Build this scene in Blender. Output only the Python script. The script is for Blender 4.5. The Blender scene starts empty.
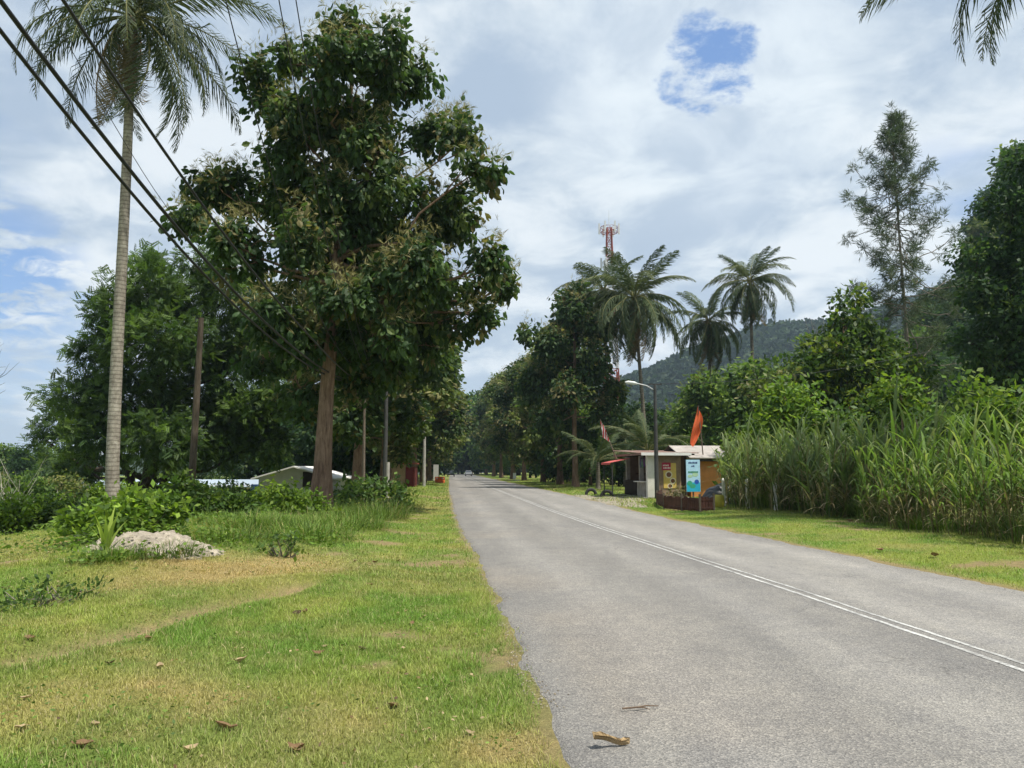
import bpy, math, random
import numpy as np
from mathutils import Vector, Matrix, Euler
R = math.radians
rng = np.random.default_rng(7)
random.seed(7)
scene = bpy.context.scene
COL = scene.collection
PITCH, FPX, HC = R(6.38), 769.0, 1.6

# ------------------------------------------------------------------ camera
cam_d = bpy.data.cameras.new("camera"); cam = bpy.data.objects.new("camera", cam_d); COL.objects.link(cam)
cam.location = (0, 0, HC); cam.rotation_euler = (R(90) + PITCH, 0, 0)
cam_d.sensor_width = 36; cam_d.lens = FPX / 1024 * 36; cam_d.clip_end = 6000; cam_d.clip_start = 0.05
scene.camera = cam

def at(px, py, Y):
    """photo pixel -> world point at depth Y"""
    x = (px - 512) / FPX; y = -(py - 384) / FPX
    dz = math.sin(PITCH) + math.cos(PITCH) * y; dy = math.cos(PITCH) - math.sin(PITCH) * y
    t = Y / dy
    return Vector((x * t, Y, HC + dz * t))
def gp(px, py, z=0.0):
    x = (px - 512) / FPX; y = -(py - 384) / FPX
    dz = math.sin(PITCH) + math.cos(PITCH) * y; dy = math.cos(PITCH) - math.sin(PITCH) * y
    t = (z - HC) / dz
    return x * t, dy * t

# ------------------------------------------------------------------ numpy noise
def vhash(ix, iy, s):
    n = (ix.astype(np.int64) * 374761393 + iy.astype(np.int64) * 668265263 + s * 1442695041) & 0x7fffffff
    n = ((n ^ (n >> 13)) * 1274126177) & 0x7fffffff
    return ((n ^ (n >> 16)) & 0xffff) / 65535.0
def vnoise(x, y, s=0):
    x = np.asarray(x, float); y = np.asarray(y, float)
    ix = np.floor(x); iy = np.floor(y); fx = x - ix; fy = y - iy
    fx = fx * fx * (3 - 2 * fx); fy = fy * fy * (3 - 2 * fy)
    a = vhash(ix, iy, s); b = vhash(ix + 1, iy, s); c = vhash(ix, iy + 1, s); d = vhash(ix + 1, iy + 1, s)
    return (a * (1 - fx) + b * fx) * (1 - fy) + (c * (1 - fx) + d * fx) * fy
def fbm(x, y, s=0, o=4):
    v = 0; a = .5; t = 0
    for k in range(o):
        v = v + a * vnoise(x * 2 ** k, y * 2 ** k, s + k * 17); t += a; a *= .5
    return v / t
def sstep(a, b, x):
    t = np.clip((np.asarray(x, float) - a) / (b - a), 0, 1); return t * t * (3 - 2 * t)

# ------------------------------------------------------------------ mesh builder
class MB:
    def __init__(s): s.V = []; s.F = {3: [], 4: []}; s.C = []; s.M = {3: [], 4: []}; s.n = 0
    def add(s, v, f, c=(1, 1, 1), m=0):
        v = np.asarray(v, float).reshape(-1, 3); f = np.asarray(f, int)
        k = f.shape[1]
        s.V.append(v); s.F[k].append(f + s.n); s.M[k].append(np.full(len(f), m))
        c = np.asarray(c, float)
        s.C.append(np.broadcast_to(c, (len(v), 3)) if c.ndim == 1 else c)
        s.n += len(v); return s
    def box(s, lo, hi, c=(1, 1, 1), m=0, rot=0.0, piv=None):
        x0, y0, z0 = lo; x1, y1, z1 = hi
        v = np.array([(x0,y0,z0),(x1,y0,z0),(x1,y1,z0),(x0,y1,z0),(x0,y0,z1),(x1,y0,z1),(x1,y1,z1),(x0,y1,z1)], float)
        return s.add(v, [(0,3,2,1),(4,5,6,7),(0,1,5,4),(1,2,6,5),(2,3,7,6),(3,0,4,7)], c, m)
    def tube(s, pts, rad, seg=8, c=(1, 1, 1), m=0, cap=True):
        P = np.asarray([tuple(p) for p in pts], float); n = len(P)
        rad = np.broadcast_to(np.asarray(rad, float), (n,))
        T = np.gradient(P, axis=0); T /= np.linalg.norm(T, axis=1)[:, None] + 1e-9
        ref = np.array([1.0, 0, 0]) if abs(T[0][0]) < .8 else np.array([0, 1.0, 0])
        A = np.cross(T, ref); A /= np.linalg.norm(A, axis=1)[:, None] + 1e-9; B = np.cross(T, A)
        th = np.linspace(0, 2 * np.pi, seg, endpoint=False)
        ring = P[:, None] + rad[:, None, None] * (np.cos(th)[None, :, None] * A[:, None] + np.sin(th)[None, :, None] * B[:, None])
        i = np.arange(n - 1)[:, None] * seg; j = np.arange(seg)[None]; j2 = (j + 1) % seg
        f = np.stack([i + j, i + j2, i + seg + j2, i + seg + j], -1).reshape(-1, 4)
        s.add(ring.reshape(-1, 3), f, c, m)
        if cap:
            for r, pt in ((ring[0], P[0]), (ring[-1], P[-1])):
                s.add(np.vstack([r, pt]), np.stack([np.arange(seg), (np.arange(seg) + 1) % seg, np.full(seg, seg)], 1), c, m)
        return s
    def build(s, name, mat, parent=None, smooth=False, loc=None):
        me = bpy.data.meshes.new(name)
        V = np.vstack(s.V); me.vertices.add(len(V)); me.vertices.foreach_set("co", V.astype(np.float32).ravel())
        f3 = np.vstack(s.F[3]) if s.F[3] else np.zeros((0, 3), int); f4 = np.vstack(s.F[4]) if s.F[4] else np.zeros((0, 4), int)
        nl = f3.size + f4.size
        me.loops.add(nl); me.loops.foreach_set("vertex_index", np.concatenate([f3.ravel(), f4.ravel()]).astype(np.int32))
        me.polygons.add(len(f3) + len(f4))
        st = np.concatenate([np.arange(len(f3)) * 3, f3.size + np.arange(len(f4)) * 4]).astype(np.int32)
        me.polygons.foreach_set("loop_start", st)
        mi = np.concatenate(([np.concatenate(s.M[3])] if s.M[3] else []) + ([np.concatenate(s.M[4])] if s.M[4] else [])).astype(np.int32)
        me.polygons.foreach_set("material_index", mi)
        me.polygons.foreach_set("use_smooth", np.full(len(mi), smooth))
        me.update(calc_edges=True)
        ca = me.color_attributes.new("Col", "FLOAT_COLOR", "POINT")
        C = np.ones((len(V), 4), np.float32); C[:, :3] = np.vstack(s.C); ca.data.foreach_set("color", C.ravel())
        for mm in (mat if isinstance(mat, (list, tuple)) else [mat]): me.materials.append(mm)
        o = bpy.data.objects.new(name, me); COL.objects.link(o)
        if parent: o.parent = parent
        if loc is not None: o.location = loc
        return o

def tag(o, label=None, cat=None, group=None, kind=None):
    if label: o["label"] = label
    if cat: o["category"] = cat
    if group: o["group"] = group
    if kind: o["kind"] = kind
    return o
def thing(name, label, cat, loc=(0, 0, 0), rz=0.0, group=None, scale=1.0):
    o = bpy.data.objects.new(name, None); COL.objects.link(o); o.empty_display_size = .2
    o.location = loc; o.rotation_euler = (0, 0, rz); o.scale = (scale,) * 3 if not isinstance(scale, tuple) else scale
    return tag(o, label, cat, group)
def dup(root, loc, rz=0.0, scale=1.0, label=None, group=None):
    r = root.copy(); COL.objects.link(r); r.location = loc; r.rotation_euler = (0, 0, rz)
    r.scale = (scale,) * 3 if not isinstance(scale, tuple) else scale
    for ch in list(root.children):
        c = ch.copy(); COL.objects.link(c); c.parent = r
        for g in ch.children:
            d = g.copy(); COL.objects.link(d); d.parent = c
    if label: r["label"] = label
    if group: r["group"] = group
    return r

# ------------------------------------------------------------------ materials
def nt(name):
    m = bpy.data.materials.new(name); m.use_nodes = True
    n = m.node_tree.nodes; l = m.node_tree.links; n.clear()
    return m, n, l
def N(n, t, **k):
    x = n.new(t)
    for a, b in k.items():
        if a in x.inputs.keys() if isinstance(a, str) else False: x.inputs[a].default_value = b
        else: setattr(x, a, b)
    return x
def ramp(n, stops):
    r = n.new("ShaderNodeValToRGB"); e = r.color_ramp.elements
    while len(e) < len(stops): e.new(.5)
    for q, (p, c) in zip(e, stops): q.position = p; q.color = (*c, 1) if len(c) == 3 else c
    return r
def mixc(n, l, mode, fac, a, b):
    x = n.new("ShaderNodeMix"); x.data_type = 'RGBA'; x.blend_type = mode
    for sock, v in ((x.inputs[0], fac), (x.inputs[6], a), (x.inputs[7], b)):
        if hasattr(v, "is_linked"): l.new(v, sock)
        else: sock.default_value = v if isinstance(v, (int, float)) else (*v, 1)
    return x.outputs[2]
def noise(n, l, scale, detail=4, rough=.55, vec=None, dist=0.0):
    x = n.new("ShaderNodeTexNoise"); x.inputs["Scale"].default_value = scale; x.inputs["Detail"].default_value = detail
    x.inputs["Roughness"].default_value = rough; x.inputs["Distortion"].default_value = dist
    if vec is not None: l.new(vec, x.inputs["Vector"])
    return x.outputs[0]
def objco(n, l, scale=(1, 1, 1)):
    t = n.new("ShaderNodeTexCoord"); m = n.new("ShaderNodeMapping"); m.inputs["Scale"].default_value = scale
    l.new(t.outputs["Object"], m.inputs["Vector"]); return m.outputs[0]
def surf(name, col, rough=.8, var=.25, nscale=6.0, bump=.0, bscale=40.0, spec=.3, vs=(1, 1, 1), use_col=False, metal=0.0, dirt=None):
    """painted / wooden / concrete surface: base colour, blotchy variation, optional dirt colour and bump"""
    m, n, l = nt(name); out = n.new("ShaderNodeOutputMaterial"); p = n.new("ShaderNodeBsdfPrincipled")
    co = objco(n, l, vs)
    f = noise(n, l, nscale, 6, .6, co)
    lo = tuple(c * (1 - var) for c in col); hi = tuple(min(1, c * (1 + var)) for c in col)
    r = ramp(n, [(.3, lo), (.7, hi)]); l.new(f, r.inputs[0]); c = r.outputs[0]
    if dirt:
        f2 = noise(n, l, nscale * .45, 8, .7, co, .4); r2 = ramp(n, [(dirt[1], (0, 0, 0)), (dirt[1] + .16, (1, 1, 1))]); l.new(f2, r2.inputs[0])
        c = mixc(n, l, 'MIX', r2.outputs[0], c, dirt[0])
    if use_col:
        a = n.new("ShaderNodeVertexColor"); a.layer_name = "Col"; c = mixc(n, l, 'MULTIPLY', 1.0, c, a.outputs[0])
    l.new(c, p.inputs["Base Color"]); p.inputs["Roughness"].default_value = rough
    p.inputs["Specular IOR Level"].default_value = spec; p.inputs["Metallic"].default_value = metal
    if bump:
        b = n.new("ShaderNodeBump"); b.inputs["Strength"].default_value = bump; b.inputs["Distance"].default_value = .05
        l.new(noise(n, l, bscale, 6, .65, co), b.inputs["Height"]); l.new(b.outputs[0], p.inputs["Normal"])
    l.new(p.outputs[0], out.inputs[0]); return m
def leafmat(name, trans=.35, rough=.55, spec=.22, tint=(1, 1, 1)):
    m, n, l = nt(name); out = n.new("ShaderNodeOutputMaterial"); p = n.new("ShaderNodeBsdfPrincipled")
    a = n.new("ShaderNodeVertexColor"); a.layer_name = "Col"
    oi = n.new("ShaderNodeObjectInfo"); r = ramp(n, [(0, tuple(.84 * t for t in tint)), (1, tuple(1.16 * t for t in tint))]); l.new(oi.outputs["Random"], r.inputs[0])
    c = mixc(n, l, 'MULTIPLY', 1.0, a.outputs[0], r.outputs[0])
    l.new(c, p.inputs["Base Color"]); p.inputs["Roughness"].default_value = rough; p.inputs["Specular IOR Level"].default_value = spec
    t = n.new("ShaderNodeBsdfTranslucent"); l.new(mixc(n, l, 'MULTIPLY', 1.0, c, (1.25, 1.35, .7)), t.inputs["Color"])
    mx = n.new("ShaderNodeMixShader"); mx.inputs[0].default_value = trans
    l.new(p.outputs[0], mx.inputs[1]); l.new(t.outputs[0], mx.inputs[2]); l.new(mx.outputs[0], out.inputs[0]); return m
def barkmat(name, c0, c1, vs=(9, 9, 1.2), bump=.8, ring=None):
    m, n, l = nt(name); out = n.new("ShaderNodeOutputMaterial"); p = n.new("ShaderNodeBsdfPrincipled")
    co = objco(n, l, vs); f = noise(n, l, 1.6, 8, .7, co, .3)
    r = ramp(n, [(.32, c0), (.68, c1)]); l.new(f, r.inputs[0]); c = r.outputs[0]
    co2 = objco(n, l); f2 = noise(n, l, .9, 5, .6, co2); r2 = ramp(n, [(.35, (.75, .72, .7)), (.65, (1.15, 1.15, 1.12))]); l.new(f2, r2.inputs[0])
    c = mixc(n, l, 'MULTIPLY', 1.0, c, r2.outputs[0])
    b = n.new("ShaderNodeBump"); b.inputs["Strength"].default_value = bump; b.inputs["Distance"].default_value = .04
    h = f
    if ring:
        w = n.new("ShaderNodeTexWave"); w.bands_direction = 'Z'; w.inputs["Scale"].default_value = ring; w.inputs["Distortion"].default_value = 2.5
        w.inputs["Detail"].default_value = 3; w.inputs["Detail Scale"].default_value = 1.4; l.new(co2, w.inputs["Vector"])
        rr = ramp(n, [(.0, (.62, .6, .58)), (.35, (1.05, 1.05, 1.05))]); l.new(w.outputs[1], rr.inputs[0])
        c = mixc(n, l, 'MULTIPLY', 1.0, c, rr.outputs[0])
    l.new(c, p.inputs["Base Color"]); p.inputs["Roughness"].default_value = .92; p.inputs["Specular IOR Level"].default_value = .15
    l.new(h, b.inputs["Height"]); l.new(b.outputs[0], p.inputs["Normal"]); l.new(p.outputs[0], out.inputs[0]); return m

LEAF = leafmat("leaf", .42); LEAF_DULL = leafmat("leaf_matt", .22, .7, .15); GRASS = leafmat("grass_blade", .3, .65, .2)
GLOSS = leafmat("leaf_glossy", .25, .38, .5)
BARK = barkmat("teak_bark", (.09, .055, .038), (.30, .205, .15))
BARK_D = barkmat("dark_bark", (.022, .018, .014), (.075, .06, .048))
BARK_G = barkmat("grey_bark", (.12, .105, .085), (.28, .25, .21))
PALMBARK = barkmat("palm_bark", (.17, .15, .125), (.40, .37, .32), (5, 5, 3), .6, 2.2)
PALMBARK_D = barkmat("palm_bark_dark", (.09, .08, .065), (.22, .2, .165), (5, 5, 3), .6, 2.0)
PANICLE = leafmat("flower_panicle", .2, .9, .05)
FROND = leafmat("palm_leaf", .22, .6, .2)

# ------------------------------------------------------------------ light and sky
SUN_EL, SUN_AZ = R(66), R(122)
S = Vector((math.sin(SUN_AZ) * math.cos(SUN_EL), math.cos(SUN_AZ) * math.cos(SUN_EL), math.sin(SUN_EL)))
sd = bpy.data.lights.new("sun", 'SUN'); sd.energy = 4.6; sd.angle = R(1.2); sd.color = (1, .95, .86)
so = bpy.data.objects.new("sun", sd); COL.objects.link(so); so.rotation_euler = (-S).to_track_quat('-Z', 'Y').to_euler()
so.location = (20, -20, 60)
w = bpy.data.worlds.new("World"); scene.world = w; w.use_nodes = True
n = w.node_tree.nodes; l = w.node_tree.links; n.clear()
wo = n.new("ShaderNodeOutputWorld"); bg = n.new("ShaderNodeBackground"); bg.inputs[1].default_value = .1
sky = n.new("ShaderNodeTexSky"); sky.sky_type = 'NISHITA'; sky.sun_disc = False; sky.sun_elevation = SUN_EL; sky.sun_rotation = SUN_AZ
sky.air_density = 1.0; sky.dust_density = .6
tc = n.new("ShaderNodeTexCoord"); D = tc.outputs["Generated"]
sep = n.new("ShaderNodeSeparateXYZ"); l.new(D, sep.inputs[0])
def mth(op, a, b=None, c=None):
    x = n.new("ShaderNodeMath"); x.operation = op
    for s_, v in zip(x.inputs, (a, b, c)):
        if v is None: continue
        if hasattr(v, "is_linked"): l.new(v, s_)
        else: s_.default_value = v
    return x.outputs[0]
def mrange(v, a, b, c=0.0, d=1.0):
    x = n.new("ShaderNodeMapRange"); x.interpolation_type = 'SMOOTHSTEP'
    l.new(v, x.inputs[0])
    for i, q in zip((1, 2, 3, 4), (a, b, c, d)): x.inputs[i].default_value = q
    return x.outputs[0]
zc = mth('ADD', mth('MAXIMUM', sep.outputs[2], 0.0), .22)
cv = n.new("ShaderNodeCombineXYZ"); l.new(mth('DIVIDE', sep.outputs[0], zc), cv.inputs[0]); l.new(mth('DIVIDE', sep.outputs[1], zc), cv.inputs[1])
cl1 = noise(n, l, 1.7, 8, .55, cv.outputs[0], .25)          # broad light and dark masses
cl2 = noise(n, l, 4.3, 8, .6, cv.outputs[0], .5)            # billows
cl3 = noise(n, l, 1.05, 4, .5, cv.outputs[0], .2)
dens = mth('ADD', mth('MULTIPLY', cl1, .62), mth('MULTIPLY', cl2, .38))
shade = mrange(dens, .435, .595)
low = mrange(sep.outputs[2], .0, .42, 1.0, 0.0)
shade2 = mth('MINIMUM', mth('ADD', mth('MULTIPLY', shade, .80), mth('MULTIPLY', low, .30)), 1.0)
CLD, CLM, CLB = (3.0, 3.7, 4.65), (4.35, 4.95, 5.55), (6.5, 6.8, 6.95)
rr = ramp(n, [(0, CLD), (.45, CLM), (1, CLB)]); l.new(shade2, rr.inputs[0])
def toward(px, py):
    return (at(px, py, 1.0) - Vector((0, 0, HC))).normalized()
def gap(px, py, deg_in, deg_out, amp, thr):
    v = n.new("ShaderNodeVectorMath"); v.operation = 'DOT_PRODUCT'; l.new(D, v.inputs[0]); v.inputs[1].default_value = toward(px, py)
    near = mrange(v.outputs["Value"], math.cos(R(deg_out)), math.cos(R(deg_in)))
    if amp == 1: return mrange(mth('SUBTRACT', mth('MULTIPLY', near, .80), mth('MULTIPLY_ADD', rag, 1.9, -.62)), .12, .55)
    return mth('MULTIPLY', mth('MULTIPLY', near, mrange(dens_hi, thr - .12, thr + .1, 1.0, 0.0)), amp)
dens_hi = noise(n, l, 9.0, 6, .6, cv.outputs[0], .6)
rag = noise(n, l, 10.0, 8, .66, cv.outputs[0], .15)
halo = n.new("ShaderNodeVectorMath"); halo.operation = 'DOT_PRODUCT'; l.new(D, halo.inputs[0]); halo.inputs[1].default_value = toward(700, 70)
haloF = mth('MULTIPLY', mrange(halo.outputs["Value"], math.cos(R(13)), math.cos(R(4))), mrange(cl2, .3, .6, .25, .7))
cloud = mixc(n, l, 'MIX', haloF, rr.outputs[0], (6.2, 6.7, 7.0))
g1 = gap(708, 62, 1.0, 4.9, 1, .55)
g2 = gap(-10, 262, 1.0, 6.0, .85, .52)
g3 = gap(15, 350, 1.0, 8.0, .55, .50)
gen = mth('MULTIPLY', mrange(cl3, .30, .38, 1.0, 0.0), .6)
gsum = mth('MINIMUM', mth('ADD', mth('ADD', g1, g2), mth('ADD', g3, gen)), 1.0)
blue = mixc(n, l, 'MIX', .45, sky.outputs[0], (1.1, 2.5, 5.8))
l.new(mixc(n, l, 'MIX', gsum, cloud, blue), bg.inputs[0])
l.new(bg.outputs[0], wo.inputs[0])
scene.view_settings.view_transform = 'Standard'; scene.view_settings.look = 'None'; scene.view_settings.exposure = 0.58
scene.view_settings.gamma = 1.0
try: scene.view_settings.use_curve_mapping = False
except Exception: pass
scene.cycles.max_bounces = 6; scene.cycles.diffuse_bounces = 3; scene.cycles.glossy_bounces = 2
scene.cycles.transmission_bounces = 3; scene.cycles.transparent_max_bounces = 8; scene.cycles.volume_bounces = 0
scene.cycles.use_adaptive_sampling = True; scene.cycles.adaptive_threshold = .02
scene.cycles.use_denoising = True
try: scene.cycles.denoiser = 'OPENIMAGEDENOISE'
except Exception: pass

# ------------------------------------------------------------------ terrain and road
_ey = np.array([-40, 0, 4.36, 10.6, 15.8, 21.7, 30, 41.7, 62, 104, 178, 270, 340, 420, 520, 700])
_ex = np.array([4.3, .56, .23, -.3, -.85, -1.5, -2.3, -3.3, -5.1, -8.5, -14.5, -21.5, -25, -22, -10, 25])
_wy = np.array([-40, 30, 40, 60, 700]); _ww = np.array([7.15, 7.15, 7.6, 7.9, 7.9])
def xl(y): return np.interp(y, _ey, _ex)
def rw(y): return np.interp(y, _wy, _ww)
def tz(x, y):
    """ground height"""
    x = np.asarray(x, float); y = np.asarray(y, float)
    d = xl(y) - x                                  # metres outside the left edge
    dr = x - xl(y) - rw(y)                         # metres outside the right edge
    rough = (fbm(x * .35, y * .35, 3) - .5) * .35
    z = -.03 * sstep(-.2, .3, d) + .10 * sstep(.5, 2.5, d) * (1 - sstep(6, 12, d))
    z = z + rough * .55 * sstep(.6, 3.5, d)
    z = z + .28 * np.exp(-((d - 6.0) / 1.7) ** 2) * sstep(9, 14, y) * (1 - sstep(24, 32, y))   # weedy ridge
    z = z - 1.3 * sstep(10, 20, d) * sstep(12, 24, y) - .8 * sstep(20, 45, d) * sstep(24, 45, y)
    tk = trackd(x, y); z = z - (.11 * np.exp(-(tk / .25) ** 2) - .05 * np.exp(-((tk - .5) / .25) ** 2)) * (d > .5)
    z = z - .03 * sstep(-.2, .3, dr) + rough * .3 * sstep(.6, 3.5, dr) + .10 * sstep(.5, 3, dr)
    inside = (d < -.15) & (dr < -.15)
    z = np.where(inside, -.03, z)
    return z
_track = [gp(10, 668), gp(110, 640), gp(200, 615), gp(262, 600), gp(300, 588)]
def trackd(x, y):
    best = np.full(np.shape(x), 99.0)
    for (ax, ay), (bx, by) in zip(_track[:-1], _track[1:]):
        ux, uy = bx - ax, by - ay; L2 = ux * ux + uy * uy
        t = np.clip(((x - ax) * ux + (y - ay) * uy) / L2, 0, 1)
        best = np.minimum(best, np.hypot(x - ax - t * ux, y - ay - t * uy))
    return best
_dryc = [(gp(170, 585), 1.0, .75), (gp(250, 575), 1.1, .8), (gp(310, 565), 1.1, .6), (gp(160, 705), .5, .5), (gp(330, 735), .6, .6), (gp(505, 745), .28, .9), (gp(30, 715), .5, .6), (gp(420, 508), 2.0, .6), (gp(60, 545), 2.5, .5), (gp(440, 497), 2.0, .5)]
def dryness(x, y):
    """0 lush .. 1 dead grass, and bare soil"""
    v = sstep(.54, .76, fbm(x * .75, y * .75, 11)) * .30 + sstep(.50, .75, fbm(x * 3.1, y * 3.1, 23)) * .26
    for (cx, cy), r, a in _dryc:
        v = v + .85 * a * np.exp(-((x - cx) ** 2 + ((y - cy) * .7) ** 2) / (r * r)) * (.6 + .8 * fbm(x * 1.7, y * 1.7, 5))
    soil = np.exp(-((trackd(x, y) + .12 * (fbm(x * 1.9, y * 1.9, 47) - .5)) / .25) ** 2) * sstep(.30, .5, fbm(x * 2.3, y * 2.3, 41) + .10)
    d = xl(y) - x; dr = x - xl(y) - rw(y)
    soil = np.maximum(soil, np.exp(-(np.maximum(d, 0) / .07) ** 2) * .6 * (d > -1)); soil = np.maximum(soil, np.exp(-(np.maximum(dr, 0) / .3) ** 2) * .8 * (dr > -1))
    soil = np.maximum(soil, .8 * sstep(.66, .74, fbm(x * .9, y * .9, 77)))
    return np.clip(v, 0, 1), np.clip(soil, 0, 1)
G_LUSH, G_MID, G_DRY, SOIL = np.array((.140, .235, .040)), np.array((.235, .285, .060)), np.array((.40, .31, .14)), np.array((.26, .185, .115))
def grasscol(x, y):
    dr, so_ = dryness(x, y); m = fbm(x * .9 + 30, y * .9, 51)
    m2 = sstep(.35, .65, m)[..., None]
    c = G_LUSH * (1 - m2) + G_MID * m2
    c = c * (1 - dr[..., None]) + G_DRY * dr[..., None]
    return c, so_
def graded(lo, hi, step, far, growth=1.18):
    a = list(np.arange(lo, hi + 1e-6, step)); s_ = step
    x = a[-1]
    while x < far[1]: s_ *= growth; x += s_; a.append(x)
    x = a[0]; s_ = step
    while x > far[0]: s_ *= growth; x -= s_; a.insert(0, x)
    return np.array(a)
def grid(xs, ys, zf):
    X, Y = np.meshgrid(xs, ys); Z = zf(X, Y); nx, ny = len(xs), len(ys)
    v = np.stack([X, Y, Z], -1).reshape(-1, 3)
    i = np.arange(ny - 1)[:, None] * nx + np.arange(nx - 1)[None]
    f = np.stack([i, i + 1, i + nx + 1, i + nx], -1).reshape(-1, 4)
    return v, f, X.ravel(), Y.ravel()
def groundmat():
    m, n, l = nt("ground_turf"); out = n.new("ShaderNodeOutputMaterial"); p = n.new("ShaderNodeBsdfPrincipled")
    a = n.new("ShaderNodeVertexColor"); a.layer_name = "Col"; co = objco(n, l)
    f = noise(n, l, 55, 6, .75, co); r = ramp(n, [(.3, (.5, .5, .5)), (.7, (1.35, 1.35, 1.3))]); l.new(f, r.inputs[0])
    f2 = noise(n, l, 7, 6, .7, co); r2 = ramp(n, [(.3, (.75, .8, .75)), (.7, (1.2, 1.15, 1.1))]); l.new(f2, r2.inputs[0])
    c = mixc(n, l, 'MULTIPLY', 1.0, mixc(n, l, 'MULTIPLY', 1.0, a.outputs[0], r.outputs[0]), r2.outputs[0])
    l.new(c, p.inputs["Base Color"]); p.inputs["Roughness"].default_value = .95; p.inputs["Specular IOR Level"].default_value = .1
    b = n.new("ShaderNodeBump"); b.inputs["Strength"].default_value = .7; b.inputs["Distance"].default_value = .04
    l.new(f, b.inputs["Height"]); l.new(b.outputs[0], p.inputs["Normal"]); l.new(p.outputs[0], out.inputs[0]); return m
def gpt(px, py):
    z = 0.0
    for _ in range(12): x, y = gp(px, py, z); z = .5 * z + .5 * float(tz(x, y))
    return x, y
xs = graded(-24, 16, .22, (-1900, 1900)); ys = graded(2, 48, .22, (-300, 2600))
v, f, X, Y = grid(xs, ys, tz)
c, so_ = grasscol(X, Y); c = c * .8 * (1 - so_[:, None]) + SOIL * so_[:, None]
tag(MB().add(v, f, c).build("ground", groundmat(), smooth=True), kind="structure")

def roadmat():
    m, n, l = nt("worn_asphalt"); out = n.new("ShaderNodeOutputMaterial"); p = n.new("ShaderNodeBsdfPrincipled")
    co = objco(n, l)
    vo = n.new("ShaderNodeTexVoronoi"); vo.inputs["Scale"].default_value = 85; l.new(co, vo.inputs["Vector"])
    sp = n.new("ShaderNodeSeparateColor"); l.new(vo.outputs["Color"], sp.inputs[0])
    r = ramp(n, [(.0, (.66, .66, .67)), (.45, (.94, .94, .94)), (.78, (1.10, 1.09, 1.07)), (.95, (1.42, 1.40, 1.36))]); l.new(sp.outputs[0], r.inputs[0])
    a = n.new("ShaderNodeVertexColor"); a.layer_name = "Col"
    f = noise(n, l, .55, 6, .6, co, .4); r1 = ramp(n, [(.3, (.90, .90, .91)), (.7, (1.08, 1.07, 1.05))]); l.new(f, r1.inputs[0])
    f3 = noise(n, l, 3.2, 6, .65, co); r3 = ramp(n, [(.3, (.88, .88, .89)), (.7, (1.1, 1.09, 1.06))]); l.new(f3, r3.inputs[0])
    c = mixc(n, l, 'MULTIPLY', 1.0, a.outputs[0], r.outputs[0]); c = mixc(n, l, 'MULTIPLY', 1.0, c, r1.outputs[0]); c = mixc(n, l, 'MULTIPLY', 1.0, c, r3.outputs[0])
    vc = n.new("ShaderNodeTexVoronoi"); vc.feature = 'DISTANCE_TO_EDGE'; vc.inputs["Scale"].default_value = .55
    wn = n.new("ShaderNodeTexNoise"); wn.inputs["Scale"].default_value = 1.6; wn.inputs["Detail"].default_value = 6; l.new(co, wn.inputs["Vector"])
    wa = n.new("ShaderNodeVectorMath"); wa.operation = 'MULTIPLY_ADD'; l.new(wn.outputs["Color"], wa.inputs[0]); wa.inputs[1].default_value = (.9, .9, .9); l.new(co, wa.inputs[2]); l.new(wa.outputs[0], vc.inputs["Vector"])
    ck = ramp(n, [(.0, (.55, .55, .55)), (.006, (1, 1, 1))]); l.new(vc.outputs["Distance"], ck.inputs[0])
    gate = ramp(n, [(.52, (0, 0, 0)), (.62, (1, 1, 1))]); l.new(noise(n, l, .35, 3, .5, co), gate.inputs[0])
    c = mixc(n, l, 'MULTIPLY', gate.outputs[0], c, ck.outputs[0])
    st = noise(n, l, .8, 7, .7, objco(n, l, (1.6, .22, 1)), .6); rs = ramp(n, [(.38, (.89, .89, .90)), (.56, (1.0, 1.0, 1.0)), (.74, (1.07, 1.06, 1.04))]); l.new(st, rs.inputs[0]); c = mixc(n, l, 'MULTIPLY', 1.0, c, rs.outputs[0])
    l.new(c, p.inputs["Base Color"]); p.inputs["Roughness"].default_value = .85; p.inputs["Specular IOR Level"].default_value = .25
    b = n.new("ShaderNodeBump"); b.inputs["Strength"].default_value = .8; b.inputs["Distance"].default_value = .008
    l.new(vo.outputs["Distance"], b.inputs["Height"]); l.new(b.outputs[0], p.inputs["Normal"]); l.new(p.outputs[0], out.inputs[0]); return m
ry = np.concatenate([np.arange(-30, 60, .12), np.arange(60, 500, 2.0)])
u = np.array([0, .012, .03, .08, .16, .24, .32, .4, .48, .56, .64, .72, .8, .88, .94, .975, .99, 1.0])
U, YY = np.meshgrid(u, ry)
el = (fbm(YY * .9, YY * 0, 61) - .5) * .16 + (fbm(YY * 4.5, YY * 0, 62) - .5) * .10
er = (fbm(YY * .6, YY * 0, 63) - .5) * .45 + (fbm(YY * 4.5, YY * 0, 64) - .5) * .14
XX = xl(YY) + U * rw(YY) + np.where(U < .04, el, 0) + np.where(U > .97, er, 0)
ZZ = np.where((U <= 0) | (U >= 1), -.06, .012 * np.sin(np.pi * U) + .0)
nx = len(u); i = np.arange(len(ry) - 1)[:, None] * nx + np.arange(nx - 1)[None]
f = np.stack([i, i + 1, i + nx + 1, i + nx], -1).reshape(-1, 4)
wear = np.exp(-((U - .17) / .06) ** 2) + np.exp(-((U - .42) / .06) ** 2) + np.exp(-((U - .66) / .06) ** 2) + np.exp(-((U - .87) / .06) ** 2)
A0 = np.array((.190, .184, .173)); base = A0 * (1 + .30 * wear[..., None] * (fbm(YY * .12, U * 3, 5)[..., None] + .3))
base = base * np.where((U > .56)[..., None], 1.12, 1.0)
tanpatch = (sstep(.5, .72, fbm(XX * .6, YY * .35, 91)) * sstep(.4, .0, U))[..., None]
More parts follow.
